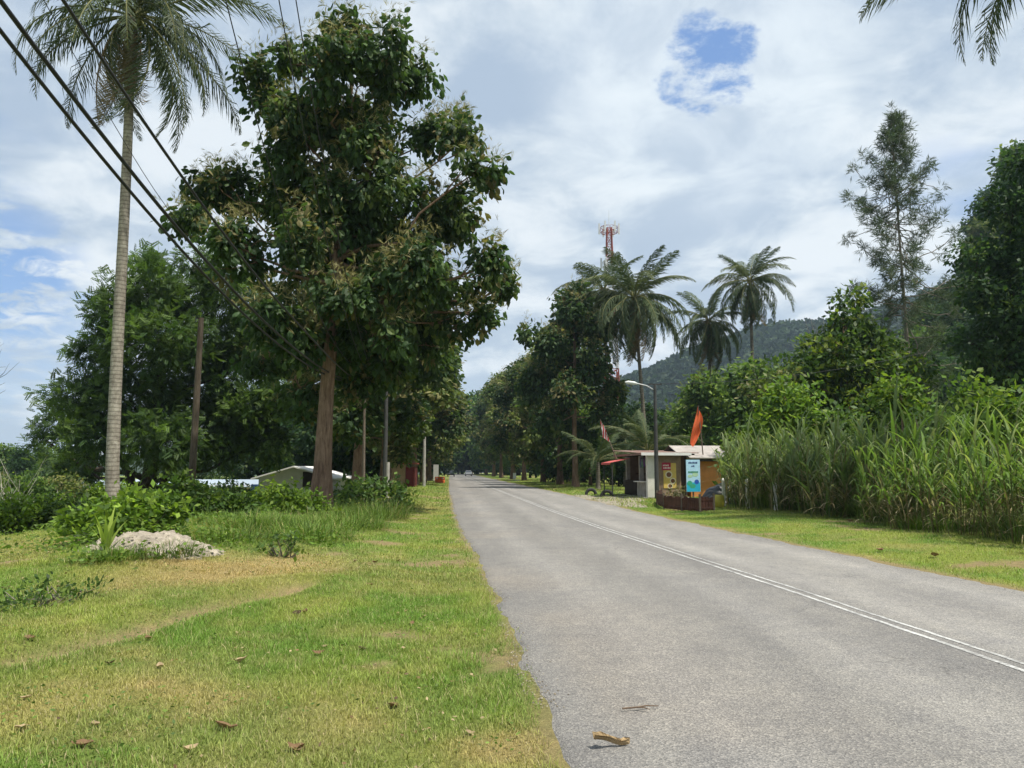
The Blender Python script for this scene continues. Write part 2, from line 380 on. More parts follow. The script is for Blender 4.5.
base = base * (1 - tanpatch * .35) + np.array((.27, .235, .19)) * tanpatch * .35
tag(MB().add(np.stack([XX, YY, ZZ], -1), f, base.reshape(-1, 3)).build("road", roadmat(), smooth=True), kind="structure")
# double centre line: a strip on the left and a worn broken one on the right
def linemat():
    m, n, l = nt("worn_road_paint"); out = n.new("ShaderNodeOutputMaterial"); p = n.new("ShaderNodeBsdfPrincipled"); co = objco(n, l)
    f = noise(n, l, 24, 8, .85, co); f2 = noise(n, l, 1.6, 5, .7, co)
    s_ = n.new("ShaderNodeMath"); s_.operation = 'ADD'; l.new(f, s_.inputs[0])
    q = n.new("ShaderNodeMath"); q.operation = 'MULTIPLY'; q.inputs[1].default_value = .5; l.new(f2, q.inputs[0]); l.new(q.outputs[0], s_.inputs[1])
    r = ramp(n, [(.66, (.20, .195, .185)), (.86, (.54, .54, .515))]); l.new(s_.outputs[0], r.inputs[0]); l.new(r.outputs[0], p.inputs["Base Color"])
    p.inputs["Roughness"].default_value = .75; l.new(p.outputs[0], out.inputs[0]); return m
LM = linemat(); mb = MB()
yy = np.concatenate([np.arange(-10, 60, .12), np.arange(60, 330, 2.0)])
cu = np.interp(yy, [0, 6.5, 14, 34, 60, 400], [4.10, 4.08, 3.98, 3.9, 3.95, 3.95])
for off, wd in ((-.07, .058), (.095, .048)):
    cx = xl(yy) + cu + off; uu = cu / rw(yy); z = .012 * np.sin(np.pi * uu) + .004
    jl = (fbm(yy * 5, yy * 0, 71 + int(off > 0)) - .5) * .025
    v = np.stack([np.stack([cx - wd / 2 + jl, yy, z], -1), np.stack([cx + wd / 2 + jl, yy, z], -1)], 1).reshape(-1, 3)
    k = np.arange(len(yy) - 1) * 2
    mb.add(v, np.stack([k, k + 1, k + 3, k + 2], -1))
tag(mb.build("road_marking", LM), kind="structure")

# gravel lay-by in front of the stall
def gravelmat():
    return surf("pale_gravel", (.34, .30, .245), .95, .4, 9, .9, 60, .1, dirt=((.20, .20, .10), .48))
mb = MB(); rim = []
for k in range(36):
    a = 2 * math.pi * k / 36; r = 1 + .22 * math.sin(3 * a + 1) + .12 * math.sin(7 * a)
    rim.append((5.5 + 1.7 * r * math.cos(a) - .35 * r * math.sin(a), 43 + 8.5 * r * math.sin(a)))
P0 = np.array(rim); rings = [P0 * s_ + np.array([(5.5, 43)]) * (1 - s_) for s_ in (1, .75, .5, .25)]
vv = np.vstack(rings + [np.array([(5.5, 43)])]); zz = np.where(vv[:, 0] > xl(vv[:, 1]) + rw(vv[:, 1]) - .3, np.maximum(tz(vv[:, 0], vv[:, 1]), -.02) + .03, .022)
zz[:36] -= .055
ff = []
for q in range(3):
    for k in range(36): ff.append((q * 36 + k, q * 36 + (k + 1) % 36, q * 36 + 36 + (k + 1) % 36, q * 36 + 36 + k))
mb.add(np.column_stack([vv, zz]), ff)
mb.add(np.column_stack([vv, zz])[108:145], [(k, (k + 1) % 36, 36) for k in range(36)])
tag(mb.build("gravel_path", gravelmat(), smooth=True), kind="structure")
HAZE = .0002
# ------------------------------------------------------------------ foliage generators
T_TEAK = (np.array([(0, 0, 0), (0, .33, .05), (0, .70, .01), (0, 1.0, -.15), (-.28, .36, -.03), (-.24, .72, -.09), (.28, .36, -.03), (.24, .72, -.09)]), np.array([(0, 4, 1), (1, 4, 5), (1, 5, 2), (2, 5, 3), (0, 1, 6), (1, 7, 6), (1, 2, 7), (2, 3, 7)]))
T_OVAL = (np.array([(0, 0, 0), (0, 1.0, -.06), (-.26, .5, -.05), (.26, .5, -.05)]), np.array([(0, 3, 2), (2, 3, 1)]))
def _spray():
    v = []; f = []
    for k in range(5):
        y = .12 + k * .2
        for s in (-1, 1):
            b = len(v); ln = .34 * (1 - .1 * k)
            v += [(0, y, 0), (s * ln, y + .16, -.03), (s * ln * .5, y - .06, .0), (s * ln * .55, y + .2, -.01)]
            f += [(b, b + 2, b + 1), (b, b + 1, b + 3)]
    return np.array(v, float), np.array(f)
T_SPRAY = _spray()
T_NEEDLE = (np.array([(0, 0, 0), (.022, .5, -.02), (-.022, .5, -.02), (0, 1, -.14), (.10, .45, .05), (.26, .95, -.05), (-.10, .42, .03), (-.27, .93, -.08)]), np.array([(0, 1, 2), (1, 3, 2), (0, 5, 4), (0, 6, 7)]))
def frames(dirs, rnd):
    """rotation matrices whose Y axis is dirs"""
    d = dirs / (np.linalg.norm(dirs, axis=1)[:, None] + 1e-9)
    up = np.tile(np.array([0, 0, 1.0]), (len(d), 1)) + rnd * rng.normal(size=d.shape)
    x = np.cross(d, up); x /= np.linalg.norm(x, axis=1)[:, None] + 1e-9
    return np.stack([x, d, np.cross(x, d)], -1)
def scatter(mb, tmpl, pos, dirs, size, col, roll=.6, m=0):
    tv, tf = tmpl; k = len(tv); M = frames(dirs, roll)
    v = np.einsum('nij,kj->nki', M, tv) * size[:, None, None] + pos[:, None]
    f = tf[None] + (np.arange(len(pos)) * k)[:, None, None]
    return mb.add(v.reshape(-1, 3), f.reshape(-1, tf.shape[1]), np.repeat(col, k, 0), m)
def unit(k):
    d = rng.normal(size=(k, 3)); return d / np.linalg.norm(d, axis=1)[:, None]
def pal(colors, k, jit=.18):
    """per-twig leaf colour drawn from weighted (colour, weight) pairs"""
    cs = np.array([c for c, _ in colors], float); w_ = np.array([w for _, w in colors], float)
    return np.clip(cs[rng.choice(len(cs), k, p=w_ / w_.sum())] * (1 + jit * rng.normal(size=(k, 1))), .004, 1)
GREEN_TEAK = [((0.040, 0.075, 0.027), 5), ((0.062, 0.103, 0.033), 3), ((0.106, 0.144, 0.043), 1.0), ((0.163, 0.144, 0.062), .4)]
GREEN_OLIVE = [((0.088, 0.125, 0.033), 4), ((0.138, 0.169, 0.050), 3), ((0.213, 0.206, 0.088), 2), ((0.062, 0.100, 0.027), 2)]
GREEN_DARK = [((0.030, 0.063, 0.025), 5), ((0.046, 0.086, 0.030), 3), ((0.075, 0.115, 0.034), 1)]
GREEN_FINE = [((0.083, 0.138, 0.037), 4), ((0.116, 0.182, 0.046), 3), ((0.050, 0.094, 0.029), 3)]
GREEN_LIME = [((0.175, 0.250, 0.031), 3), ((0.112, 0.188, 0.031), 3), ((0.075, 0.138, 0.031), 3)]
GREEN_MIX = [((0.075, 0.131, 0.035), 4), ((0.112, 0.175, 0.040), 3), ((0.163, 0.225, 0.050), 1.5), ((0.056, 0.100, 0.030), 3)]
GREEN_CASU = [((.085, .115, .065), 3), ((.11, .135, .08), 2), ((.06, .09, .05), 2)]
PANIC = [((.27, .25, .115), 3), ((.21, .19, .08), 3), ((.34, .31, .17), 1)]

def crown_points(c, r, ntw):
    """twig ends spread through a lobe, thicker to the outside, with an uneven skin"""
    d = unit(ntw); d[:, 2] = d[:, 2] * .95 + .05
    k = np.array([vnoise(d[:, 0] * 2.2 + c[0], d[:, 1] * 2.2 + d[:, 2] * 1.7 + c[2], 9)]).T
    rad = (.35 + .65 * rng.random((ntw, 1)) ** .55) * (.72 + .56 * k)
    return np.array(c) + d * rad * np.array(r), d
def leaf_mass(mb, tmpl, lobes, dens, per, size, palette, droop=.5, spread=.30, roll=.6, jit=.18, panic=None, pfrac=.0):
    for (c, r) in lobes:
        ntw = max(4, int(dens * (r[0] * r[1] * r[2]) ** (2 / 3.)))
        tp, d = crown_points(c, r, ntw)
        pos = np.repeat(tp, per, 0) + rng.normal(size=(ntw * per, 3)) * spread
        dirs = np.repeat(d, per, 0) * .7 + unit(ntw * per) * .9; dirs[:, 2] -= droop
        tint = np.repeat(pal(palette, ntw, jit), per, 0) * (1 + .10 * rng.normal(size=(ntw * per, 1)))
        scatter(mb, tmpl, pos, dirs, size * (.7 + .6 * rng.random(ntw * per)), np.clip(tint, .003, 1), roll)
        if panic is not None and pfrac > 0:
            up = np.where(d[:, 2] > .05)[0]; up = up[rng.random(len(up)) < pfrac]
            if len(up):
                q = np.repeat(tp[up] * 1.0 + d[up] * .25 + np.array([0, 0, .25]), 9, 0) + rng.normal(size=(len(up) * 9, 3)) * np.array([.15, .15, .2])
                dd = unit(len(q)) * .8 + np.array([0, 0, .7])
                scatter(panic, T_NEEDLE, q, dd, .30 * (.6 + .7 * rng.random(len(q))), pal(PANIC, len(q)), .8)
def shatter(lobes, k, f, q=.62):
    """break each lobe into smaller clumps with gaps between"""
    out = []
    for c, r in lobes:
        for d in unit(k): out.append((tuple(np.array(c) + d * np.array(r) * q * rng.uniform(.6, 1.25)), tuple(np.array(r) * f * rng.uniform(.75, 1.2))))
    return out
def wander(a, b, k, amp):
    a = np.array(a, float); b = np.array(b, float); t = np.linspace(0, 1, k)[:, None]
    o = rng.normal(size=(k, 3)) * amp * np.sin(np.pi * t); o[:, 2] *= .5
    sag = np.zeros((k, 3)); sag[:, 2] = -np.sin(np.pi * t[:, 0]) * np.linalg.norm(b - a) * .06
    return a + (b - a) * t + o + sag
def limbs(mb, trunk, lobes, r0, rtip=.02, twigs=5, zlo=.35):
    trunk = np.asarray(trunk, float); H = trunk[-1][2]
    for c, r in lobes:
        c = np.array(c, float)
        zz = np.clip(c[2] - .75 * math.hypot(c[0], c[1]) - .2 * r[2], zlo * H, H)
        zz = min(H * .97, zz + rng.uniform(0, .16) * H * (zz < H * .7))
        a = np.array([np.interp(zz, trunk[:, 2], trunk[:, k]) for k in range(3)])
        rr_ = max(.03, r0 * (1 - .75 * zz / H)) * (.32 + .16 * rng.random())
        p = wander(a, c, 6, .06 * np.linalg.norm(c - a)); mb.tube(p, np.linspace(rr_, max(rtip, rr_ * .3), 6), 6, cap=False)
        for k in range(twigs):
            e = c + unit(1)[0] * np.array(r) * .85
            mb.tube(wander(c if k % 2 else p[4], e, 4, .1 * r[0]), np.linspace(max(rtip, rr_ * .28), rtip * .5, 4), 4, cap=False)
def buttress(path, r0, r1, H, flare=1.5):
    z = np.array([p[2] for p in path]); t = np.clip(z / H, 0, 1)
    return (r0 + (r1 - r0) * t) * (1 + (flare - 1) * np.exp(-z / (.05 * H + .25)))
def lobed_tree(name, label, cat, base, path, r0, r1, lobes, tmpl, dens, per, size, palette, bark=BARK, lm=LEAF, droop=.5, spread=.3, roll=.6, panic=0, group=None, twigs=5, flare=1.5, zlo=.35, extra=None, jit=.18, split=None):
    t = thing(name, label, cat, base, 0, group)
    mb = MB(); P = np.asarray(path, float); H = P[-1][2]
    big = lobes
    if split: lobes = shatter(lobes, *split)
    tt = np.linspace(0, 1, 14); Q = np.stack([np.interp(tt, np.linspace(0, 1, len(P)), P[:, k]) for k in range(3)], -1)
    Q[0, 2] -= .25
    mb.tube(Q, buttress(Q, r0, r1, H, flare), 12)
    if extra:
        for e in extra: e = np.asarray(e, float); mb.tube(e[:, :3], e[:, 3], 8)
    limbs(mb, Q, big, r0, twigs=twigs, zlo=zlo); mb.build("trunk", bark, t, True)
    cb = MB(); pb = MB() if panic else None
    leaf_mass(cb, tmpl, lobes, dens, per, size, palette, droop, spread, roll, jit, pb, panic); cb.build("crown", lm, t)
    if pb is not None and pb.n: pb.build("flower_panicle", PANICLE, t)
    return t
def auto_lobes(H, z0, rad, k, shape=1.0, lr=(.28, .42), lean=0):
    """lobes filling an uneven egg-shaped crown"""
    out = [((0, 0, H - rad * .4), (rad * .42,) * 3)]
    for i in range(k):
        t = (i + .5) / k; z = z0 + (H - z0) * (t * .92)
        wv = rad * (math.sin(math.pi * min(1, (t * .8 + .17))) ** shape)
        a = i * 2.399 + rng.random() * .8; q = wv * (.45 + .35 * rng.random())
        r = rad * rng.uniform(*lr)
        out.append(((q * math.cos(a), q * math.sin(a), z), (r, r, r * .85)))
    return out

# -------- palms
def frond_mesh(L, droop, hang, nl=64, ll=.62, col=((.075, .115, .030), (.11, .15, .045)), dead=False, lw=.04):
    """arching midrib along +X with hanging leaflets"""
    mb = MB(); k = 14; t = np.linspace(0, 1, k); ang = -droop * t ** 1.25
    seg = L / (k - 1); x = np.concatenate([[0], np.cumsum(np.cos(ang[1:]) * seg)]); z = np.concatenate([[0], np.cumsum(np.sin(ang[1:]) * seg)])
    P = np.stack([x, 0 * x, z], -1)
    mb.tube(P, np.linspace(.045, .008, k), 5, (.16, .16, .06) if not dead else (.2, .14, .08), cap=False)
    u = np.linspace(.13, .99, nl); u = u + rng.normal(size=nl) * .004
    px_ = np.interp(u, t, x); pz = np.interp(u, t, z); a = np.interp(u, t, ang)
    ln = ll * (np.sin(np.pi * np.clip(u * .86 + .14, 0, 1)) ** .6) * (.65 + .5 * rng.random(nl))
    for s in (-1, 1):
        fw = np.stack([np.cos(a), 0 * a, np.sin(a)], -1)
        side = np.tile(np.array([0, s, 0.0]), (nl, 1)); dn = np.tile(np.array([0, 0, -1.0]), (nl, 1))
        h = hang * (.75 + .5 * rng.random((nl, 1)))
        d1 = fw * .55 + side * (1 - .45 * h) + dn * (.35 * h) + np.array([0, 0, .22]) * (1 - h); d1 /= np.linalg.norm(d1, axis=1)[:, None]
        d2 = fw * .4 + side * (.8 - .65 * h) + dn * (.35 + 1.1 * h) + rng.normal(size=(nl, 3)) * .20; d1 = d1 + rng.normal(size=(nl, 3)) * .09; d2 /= np.linalg.norm(d2, axis=1)[:, None]
        b = np.stack([px_, 0 * px_, pz], -1); m1 = b + d1 * (ln * .5)[:, None]; e = m1 + d2 * (ln * .55)[:, None]
        wv = fw * (lw if not dead else lw * .6)
        v = np.stack([b - wv * .6, b + wv * .6, m1 + wv, m1 - wv, e], 1)
        idx = np.arange(nl)[:, None] * 5
        cc = np.array(col[0]) + (np.array(col[1]) - np.array(col[0])) * rng.random((nl, 1))
        n0 = mb.n; mb.add(v.reshape(-1, 3), idx + np.array([[0, 1, 2, 3]]), np.repeat(cc, 5, 0))
        mb.F[3].append(n0 + idx + np.array([[3, 2, 4]])); mb.M[3].append(np.zeros(nl, int))
    return mb
PG = ((.042, .066, .027), (.068, .09, .038)); PGL = ((.068, .09, .038), (.10, .12, .05)); PD = ((.16, .12, .06), (.24, .19, .11))
def make_fronds(prefix, L, ll, col=PG, coll=PGL, lw=.04):
    kinds = {"up": (.70, .5, col), "mid": (1.4, .8, coll), "arch": (1.9, .95, col), "low": (1.35, 1.05, col), "dead": (.75, 1.0, PD)}
    res = {}
    for q, (dr, hg, cc) in kinds.items():
        o = frond_mesh(L * (.85 if q in ("up", "dead") else 1), dr, hg, 58, ll, cc, q == "dead", lw=lw).build("frond", FROND)
        res[q] = o.data; bpy.data.objects.remove(o)
    return res
def palm(label, base, path, r0, r1, fr, plan, scale=1.0, bark=PALMBARK, group=None, nuts=True, name="coconut_palm", seed=0):
    """plan: list of (kind, count, elevation in degrees)"""
    rs = np.random.default_rng(seed + 5)
    t = thing(name, label, "palm tree", base, 0, group)
    P = np.asarray(path, float); tt = np.linspace(0, 1, 24); Q = np.stack([np.interp(tt, np.linspace(0, 1, len(P)), P[:, k]) for k in range(3)], -1)
    if len(P) > 2:
        for k in range(2): Q[:, k] = np.convolve(np.pad(Q[:, k], 3, mode='edge'), np.ones(7) / 7, 'valid')
    top = Q[-1].copy(); Q[0, 2] -= .3
    H = top[2] + 1e-6
    rad = r0 + (r1 - r0) * np.linspace(0, 1, 24) + .45 * r0 * np.exp(-np.linspace(0, 1, 24) * 22)
    MB().tube(Q, rad, 12).build("trunk", bark, t, True)
    a0 = rs.random() * 6
    kk = 0
    for kind, cnt, elv in plan:
        for i in range(cnt):
            o = bpy.data.objects.new("frond", fr[kind]); COL.objects.link(o); o.parent = t
            az = a0 + kk * 2.39996 + rs.normal() * .12; kk += 1
            el_ = R(elv + rs.normal() * 9)
            o.rotation_euler = Euler((rs.normal() * .25, -el_, az), 'XYZ'); o.location = top + np.array([math.cos(az) * .12, math.sin(az) * .12, .05 + .25 * rs.random()])
            s_ = scale * (1 + .10 * rs.normal()); o.scale = (s_, s_, s_)
    if nuts:
        for i in range(7):
            a = i * .9 + rs.random(); c = top + np.array([math.cos(a) * .34, math.sin(a) * .34, -.25 - .22 * (i % 2)])
            mb = MB(); th = np.linspace(0, np.pi, 6); mb.tube([(c[0], c[1], c[2] - .15 * math.cos(q)) for q in th], np.maximum(.004, .125 * np.sin(th)), 7, (.16, .17, .05), cap=False); mb.build("coconut", LEAF_DULL, t, True)
    return t
FR_NEAR = make_fronds("near", 4.8, 1.05, lw=.026); FR_FAR = make_fronds("far", 5.4, 1.15, ((.05, .078, .032), (.078, .105, .045)), ((.085, .11, .048), (.12, .14, .07)), .042)
PLAN = [("up", 5, 68), ("mid", 7, 42), ("arch", 7, 18), ("low", 7, -12), ("dead", 4, -68)]

# -------- bushes, cane, weeds
def bush(name, label, cat, c, lobes, tmpl, dens, per, size, palette, lm=LEAF, droop=.1, spread=.12, group=None, roll=1.0, z=None):
    bz = float(tz(c[0], c[1])) if z is None else z
    t = thing(name, label, cat, (c[0], c[1], bz), 0, group)
    mb = MB()
    for (q, r) in lobes:
        for k in range(5):
            e = np.array(q) + unit(1)[0] * np.array(r) * .7; e[2] = abs(e[2])
            mb.tube(wander((q[0] * .12, q[1] * .12, -.1), e, 4, .06), [.018, .014, .01, .005], 4, cap=False)
    mb.build("stem", BARK_G, t, True)
    cb = MB(); leaf_mass(cb, tmpl, lobes, dens, per, size, palette, droop, spread, roll)
    for a in cb.V: a[:, 2] = np.where(a[:, 2] < 0.0, rng.random(len(a)) * .05, a[:, 2])
    cb.build("foliage", lm, t); return t
def blades(k, base, height, width, lean, col0, col1, segs=4, curl=1.0, az=None, widest=.3):
    """k arching strap leaves as one mesh chunk; base (k,3), height/width/lean (k,)"""
    az = rng.random(k) * 2 * np.pi if az is None else az
    t = np.linspace(0, 1, segs + 1)
    ang = lean[:, None] + curl[:, None] * t[None] ** 1.6 if hasattr(curl, "shape") else lean[:, None] + curl * t[None] ** 1.6
    ds = height[:, None] / segs
    r = np.concatenate([np.zeros((k, 1)), np.cumsum(np.sin(ang[:, :-1]) * ds, 1)], 1); z = np.concatenate([np.zeros((k, 1)), np.cumsum(np.cos(ang[:, :-1]) * ds, 1)], 1)
    x = base[:, None, 0] + r * np.cos(az)[:, None]; y = base[:, None, 1] + r * np.sin(az)[:, None]; zz = base[:, None, 2] + z
    wv = width[:, None] * np.clip(np.minimum(.45 + t / widest * .55, (1.02 - t) / (1 - widest)), .04, 1)[None]
    ph = az + np.pi / 2
    ox = np.cos(ph)[:, None] * wv / 2; oy = np.sin(ph)[:, None] * wv / 2
    v = np.stack([np.stack([x - ox, y - oy, zz], -1), np.stack([x + ox, y + oy, zz], -1)], 2).reshape(-1, 3)
    s2 = (segs + 1) * 2; j = np.arange(segs) * 2
    f = (np.arange(k) * s2)[:, None, None] + np.stack([j, j + 1, j + 3, j + 2], -1)[None]
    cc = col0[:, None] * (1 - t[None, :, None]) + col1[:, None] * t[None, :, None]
    return v, f.reshape(-1, 4), np.repeat(cc.reshape(-1, 3), 2, 0)
def cane_proto(H, spread, k, seed, palette, dry=.2):
    mb = MB(); st = MB(); dd = MB()
    for i in range(k):
        a = rng.random() * 6.28; q = spread * math.sqrt(rng.random()); b = np.array([q * math.cos(a), q * math.sin(a), 0])
        h = H * rng.uniform(.40, .80); ln = rng.uniform(.02, .42) * h; e = b + np.array([math.cos(a) * ln, math.sin(a) * ln, h])
        mid = (b + e) / 2 + np.array([-math.cos(a), -math.sin(a), 0]) * ln * .15
        pth = np.array([b - [0, 0, .1], mid, e]); st.tube(pth, [.02, .018, .012], 5, pal([((.20, .17, .08), 2), ((.13, .15, .05), 2)], 1)[0], cap=False)
        nl = 8; tpos = np.linspace(.50, 1, nl); base = np.stack([np.interp(tpos, [-0.01, .5, 1], pth[:, c]) for c in range(3)], -1)
        hh = rng.uniform(.8, 1.6, nl) * (H / 3.2) * np.linspace(1.05, .85, nl); lean = np.linspace(.85, .10, nl) + rng.normal(size=nl) * .22
        c0 = pal(palette, nl); v, f, c = blades(nl, base, hh, rng.uniform(.055, .10, nl), np.abs(lean), c0, c0 * 1.18, 7, rng.uniform(.6, 2.8, nl)); mb.add(v, f, c)
        nd = rng.poisson(5 * dry * 3)
        if nd:
            tpos = rng.uniform(.1, .55, nd); base = np.stack([np.interp(tpos, [-.01, .5, 1], pth[:, c]) for c in range(3)], -1)
            c0 = pal([((.30, .25, .14), 2), ((.22, .17, .09), 2), ((.40, .35, .22), 1)], nd); v, f, c = blades(nd, base, rng.uniform(.5, 1.3, nd), np.full(nd, .045), rng.uniform(.5, 1.6, nd), c0, c0, 5, rng.uniform(.8, 1.8, nd)); dd.add(v, f, c)
    # low grassy skirt
    kk = 26; a = rng.random(kk) * 6.28; q = spread * 1.3 * np.sqrt(rng.random(kk)); c0 = pal(GREEN_MIX, kk)
    v, f, c = blades(kk, np.stack([q * np.cos(a), q * np.sin(a), 0 * a], -1), rng.uniform(.5, 1.2, kk), np.full(kk, .022), rng.uniform(.1, .6, kk), c0, c0 * 1.2, 4, rng.uniform(.5, 1.5, kk), a); mb.add(v, f, c)
    return st, mb, dd
# ------------------------------------------------------------------ trees on the near side of the road
def Lp(px, py, Y, rp, base, sq=.85):
    """a lobe of foliage seen at a photo pixel, as (centre, radii) local to base"""
    c = at(px, py, Y) - Vector(base); r = rp / FPX * Y
    return (tuple(c), (r, r, r * sq))
def path_to(base, pts):
    return [(0, 0, 0)] + [tuple(at(px, py, Y) - Vector(base)) for px, py, Y in pts]

# big teak
TY = 27.85; tx_ = -6.85; tb = (tx_, TY, float(tz(tx_, TY)))
lob = []
for px, py, rp in [(262,85,34),(290,55,26),(322,62,40),(352,32,26),(378,48,38),(404,78,36),(350,115,52),(300,135,46),(430,130,34),(462,140,22),(476,172,24),(222,195,42),(190,222,26),(286,205,56),(370,195,58),(440,212,46),(492,262,24),(504,285,14),(240,248,42),(318,272,56),(400,272,56),(458,282,36),(486,318,15),(360,332,48),(285,322,42),(425,338,36),(262,360,26),(300,388,24),(352,372,36),(395,365,30),(455,325,22),(330,318,30),(300,345,26),(390,335,26),(345,300,34),(345,190,40),(335,235,42),(335,130,36),(380,150,34),(300,240,36),(410,235,36)]:
    lob.append(Lp(px, py, TY + (rng.uniform(1.5, 4.5) if py > 350 else rng.uniform(-2.6, 2.2)), rp * .95, tb))
lobed_tree("teak_tree", "tallest broad teak with large dark leaves and pale flower sprays by the left verge", "tree", tb,
           path_to(tb, [(326, 400, TY), (332, 330, TY), (338, 250, TY), (345, 150, TY + .3), (352, 80, TY)]), .33, .07, lob, T_TEAK, 31, 13, .295, GREEN_TEAK, panic=.95, droop=.9, spread=.19, twigs=7, zlo=.42, flare=1.4, split=(6, .53, .62))

# coconut palm beside the vine bush
pb_ = (-13.55, 26.5, float(tz(-13.55, 26.5)))
palm("tall coconut palm with a ringed grey trunk rising from the vine bush", pb_, path_to(pb_, [(112, 470, 26.5), (118, 330, 26.4), (127, 170, 26.2), (132, 18, 26.0)]), .245, .135, FR_NEAR,
     [("up", 7, 66), ("mid", 10, 38), ("arch", 11, 14), ("low", 12, -16), ("low", 5, -48), ("dead", 6, -72)], .98, seed=3, group=None)

# fine-leaved spreading tree behind
RY = 50; rb = (*gp(150, 492, -1.7)[:0], -23.6, RY, float(tz(-23.6, RY)))
lob = []
for px, py, rp in [(150,285,34),(185,300,36),(225,290,30),(120,320,34),(160,340,48),(215,345,46),(95,350,26),(255,345,36),(80,395,32),(130,400,48),(190,400,50),(245,405,42),(62,425,22),(45,440,12),(100,440,36),(160,440,40),(215,440,38),(265,440,28),(75,465,26),(285,395,24),(145,262,18),(250,300,24),(118,300,18),(200,262,20)]:
    lob.append(Lp(px, py, RY + rng.uniform(-5, 5), rp * 1.0, rb, .75))
lobed_tree("rain_tree", "wide spreading fine-leaved green tree with forked dark stems behind the tall palm", "tree", rb,
           path_to(rb, [(152, 455, RY), (156, 420, RY), (165, 350, RY), (170, 300, RY)]), .5, .08, lob, T_SPRAY, 27, 12, .44, GREEN_FINE, bark=BARK_D, droop=.25, spread=.30, roll=.5, twigs=6, zlo=.10,
           extra=[[(-.6, .3, -.3, .35), (-1.2, .3, 2.5, .28), (-3.0, 0, 6, .15)], [(.5, -.3, -.3, .32), (1.4, -.3, 2.5, .26), (3.5, 0, 6.5, .14)]])

# prototypes shared by rows and woods
def proto(kind, name, label, cat, loc, H, rad, z0, k, tmpl, dens, per, size, palette, r0=.22, lm=LEAF, panic=0, bark=BARK, droop=.5, spread=.3, group=None, shape=1.0, lr=(.28, .42), zlo=.25, bend=.3, twigs=4, split=None):
    path = [(0, 0, 0)] + [(rng.normal() * bend * t, rng.normal() * bend * t, H * .93 * t) for t in (.25, .5, .75, 1)]
    return lobed_tree(name, label, cat, loc, path, r0, .05, auto_lobes(H, z0, rad, k, shape, lr), tmpl, dens, per, size, palette, bark, lm, droop, spread, .8, panic, group, twigs, 1.4, zlo, split=split)
def onground(x, y): return (x, y, float(tz(x, y)))
def road_off(y, off): return (float(xl(y)) + off, y)

# teak row down the left verge (each one nearer the bend)
ROWL = [(44.5, -5.4, 15.5, 0, "second teak along the left verge, right behind the biggest one"), (54, -4.6, 15.0, 1, "third teak along the left verge, just beyond the dark pole"),
        (65, -5.0, 16.0, 2, "fourth teak along the left verge, shading the red roadside hut"), (78, -3.4, 18, 0, "fifth teak along the left verge, close behind the pale concrete pole"),
        (92, -3.0, 19, 1, "sixth teak along the left verge, behind the pale standing board"), (108, -2.8, 19.5, 2, "seventh teak along the left verge, beyond the orange barrier"),
        (128, -2.6, 20, 0, "eighth teak along the left verge, far down the road"), (150, -2.6, 21, 1, "ninth teak along the left verge, where the road begins to close up"),
        (178, -2.8, 22, 2, "farthest teak of the left verge row, near the distant car")]
ROWR = [(69.3, 3.5, 18.6, 0, "nearest teak of the right verge, with a bare leaning trunk left of the stall"), (82, 3.9, 17.5, 1, "second teak of the right verge, behind the leaning trunk"),
        (95, 3.7, 16.5, 2, "third teak of the right verge, half hidden by nearer crowns"), (112, 3.0, 18, 0, "fourth teak of the right verge, behind the small white signboard"),
        (132, 2.9, 19, 1, "fifth teak of the right verge, far along the road"), (158, 2.8, 20.5, 2, "sixth teak of the right verge, beside the distant car"), (186, 2.8, 22, 0, "last teak of the right verge before the bend")]
PT = []
for q in range(3):
    PT.append(proto("teak", "teak_tree", "x", "tree", (0, 0, 0), 16.0, [4.4, 3.9, 4.3][q], [3.8, 3.0, 3.4][q], 15, T_TEAK, 30, 10, .40, [GREEN_TEAK, GREEN_OLIVE, GREEN_OLIVE][q], .24, panic=.6, droop=.75, spread=.26, twigs=3, split=(4, .58, .6)))
used = set()
def place(P, x, y, h, H0, rz, label, group, wide=1.0):
    s_ = h / H0; sc = (s_ * wide, s_ * wide, s_)
    if P.name not in used:
        used.add(P.name); P.location = onground(x, y); P.rotation_euler = (0, 0, rz); P.scale = sc; P["label"] = label; P["group"] = group; return P
    return dup(P, onground(x, y), rz, sc, label, group)
for y, off, h, q, lb in ROWL: place(PT[q], *road_off(y, off), h, 16, rng.random() * 6, lb, "teak trees along the left verge", 1.2 if y > 85 else 1.25)
for y, off, h, q, lb in ROWR: place(PT[q], *road_off(y, float(rw(y)) + off), h, 16, rng.random() * 6, lb, "teak trees along the right verge", 1.12 if y > 75 else 1.0)

# ------------------------------------------------------------------ right side
def palm_at(label, px, py, Y, plan, scale, base_px, seed, r0=.2, fr=FR_FAR, group="coconut palms behind the stall", bark=PALMBARK_D, nuts=True):
    top = at(px, py, Y); bx = at(base_px, 470, Y).x; b = (bx, Y, float(tz(bx, Y)))
    d = top - Vector(b)
    return palm(label, b, [(0, 0, 0), (d.x * .25, d.y * .2, d.z * .33), (d.x * .6, d.y, d.z * .66), tuple(d)], r0, .13, fr, plan, scale, bark, group, nuts, seed=seed)
palm_at("fullest coconut palm, a dense mop of drooping fronds just right of the lattice mast", 634, 300, 68, [("up", 7, 64), ("mid", 9, 40), ("arch", 14, 12), ("low", 14, -16), ("low", 9, -46), ("dead", 8, -74)], 1.22, 648, 11)
palm_at("coconut palm half hidden behind the fullest one, under the red and white mast", 603, 290, 80, [("up", 5, 60), ("mid", 7, 34), ("arch", 9, 6), ("low", 10, -25), ("dead", 6, -72)], 1.1, 612, 12)
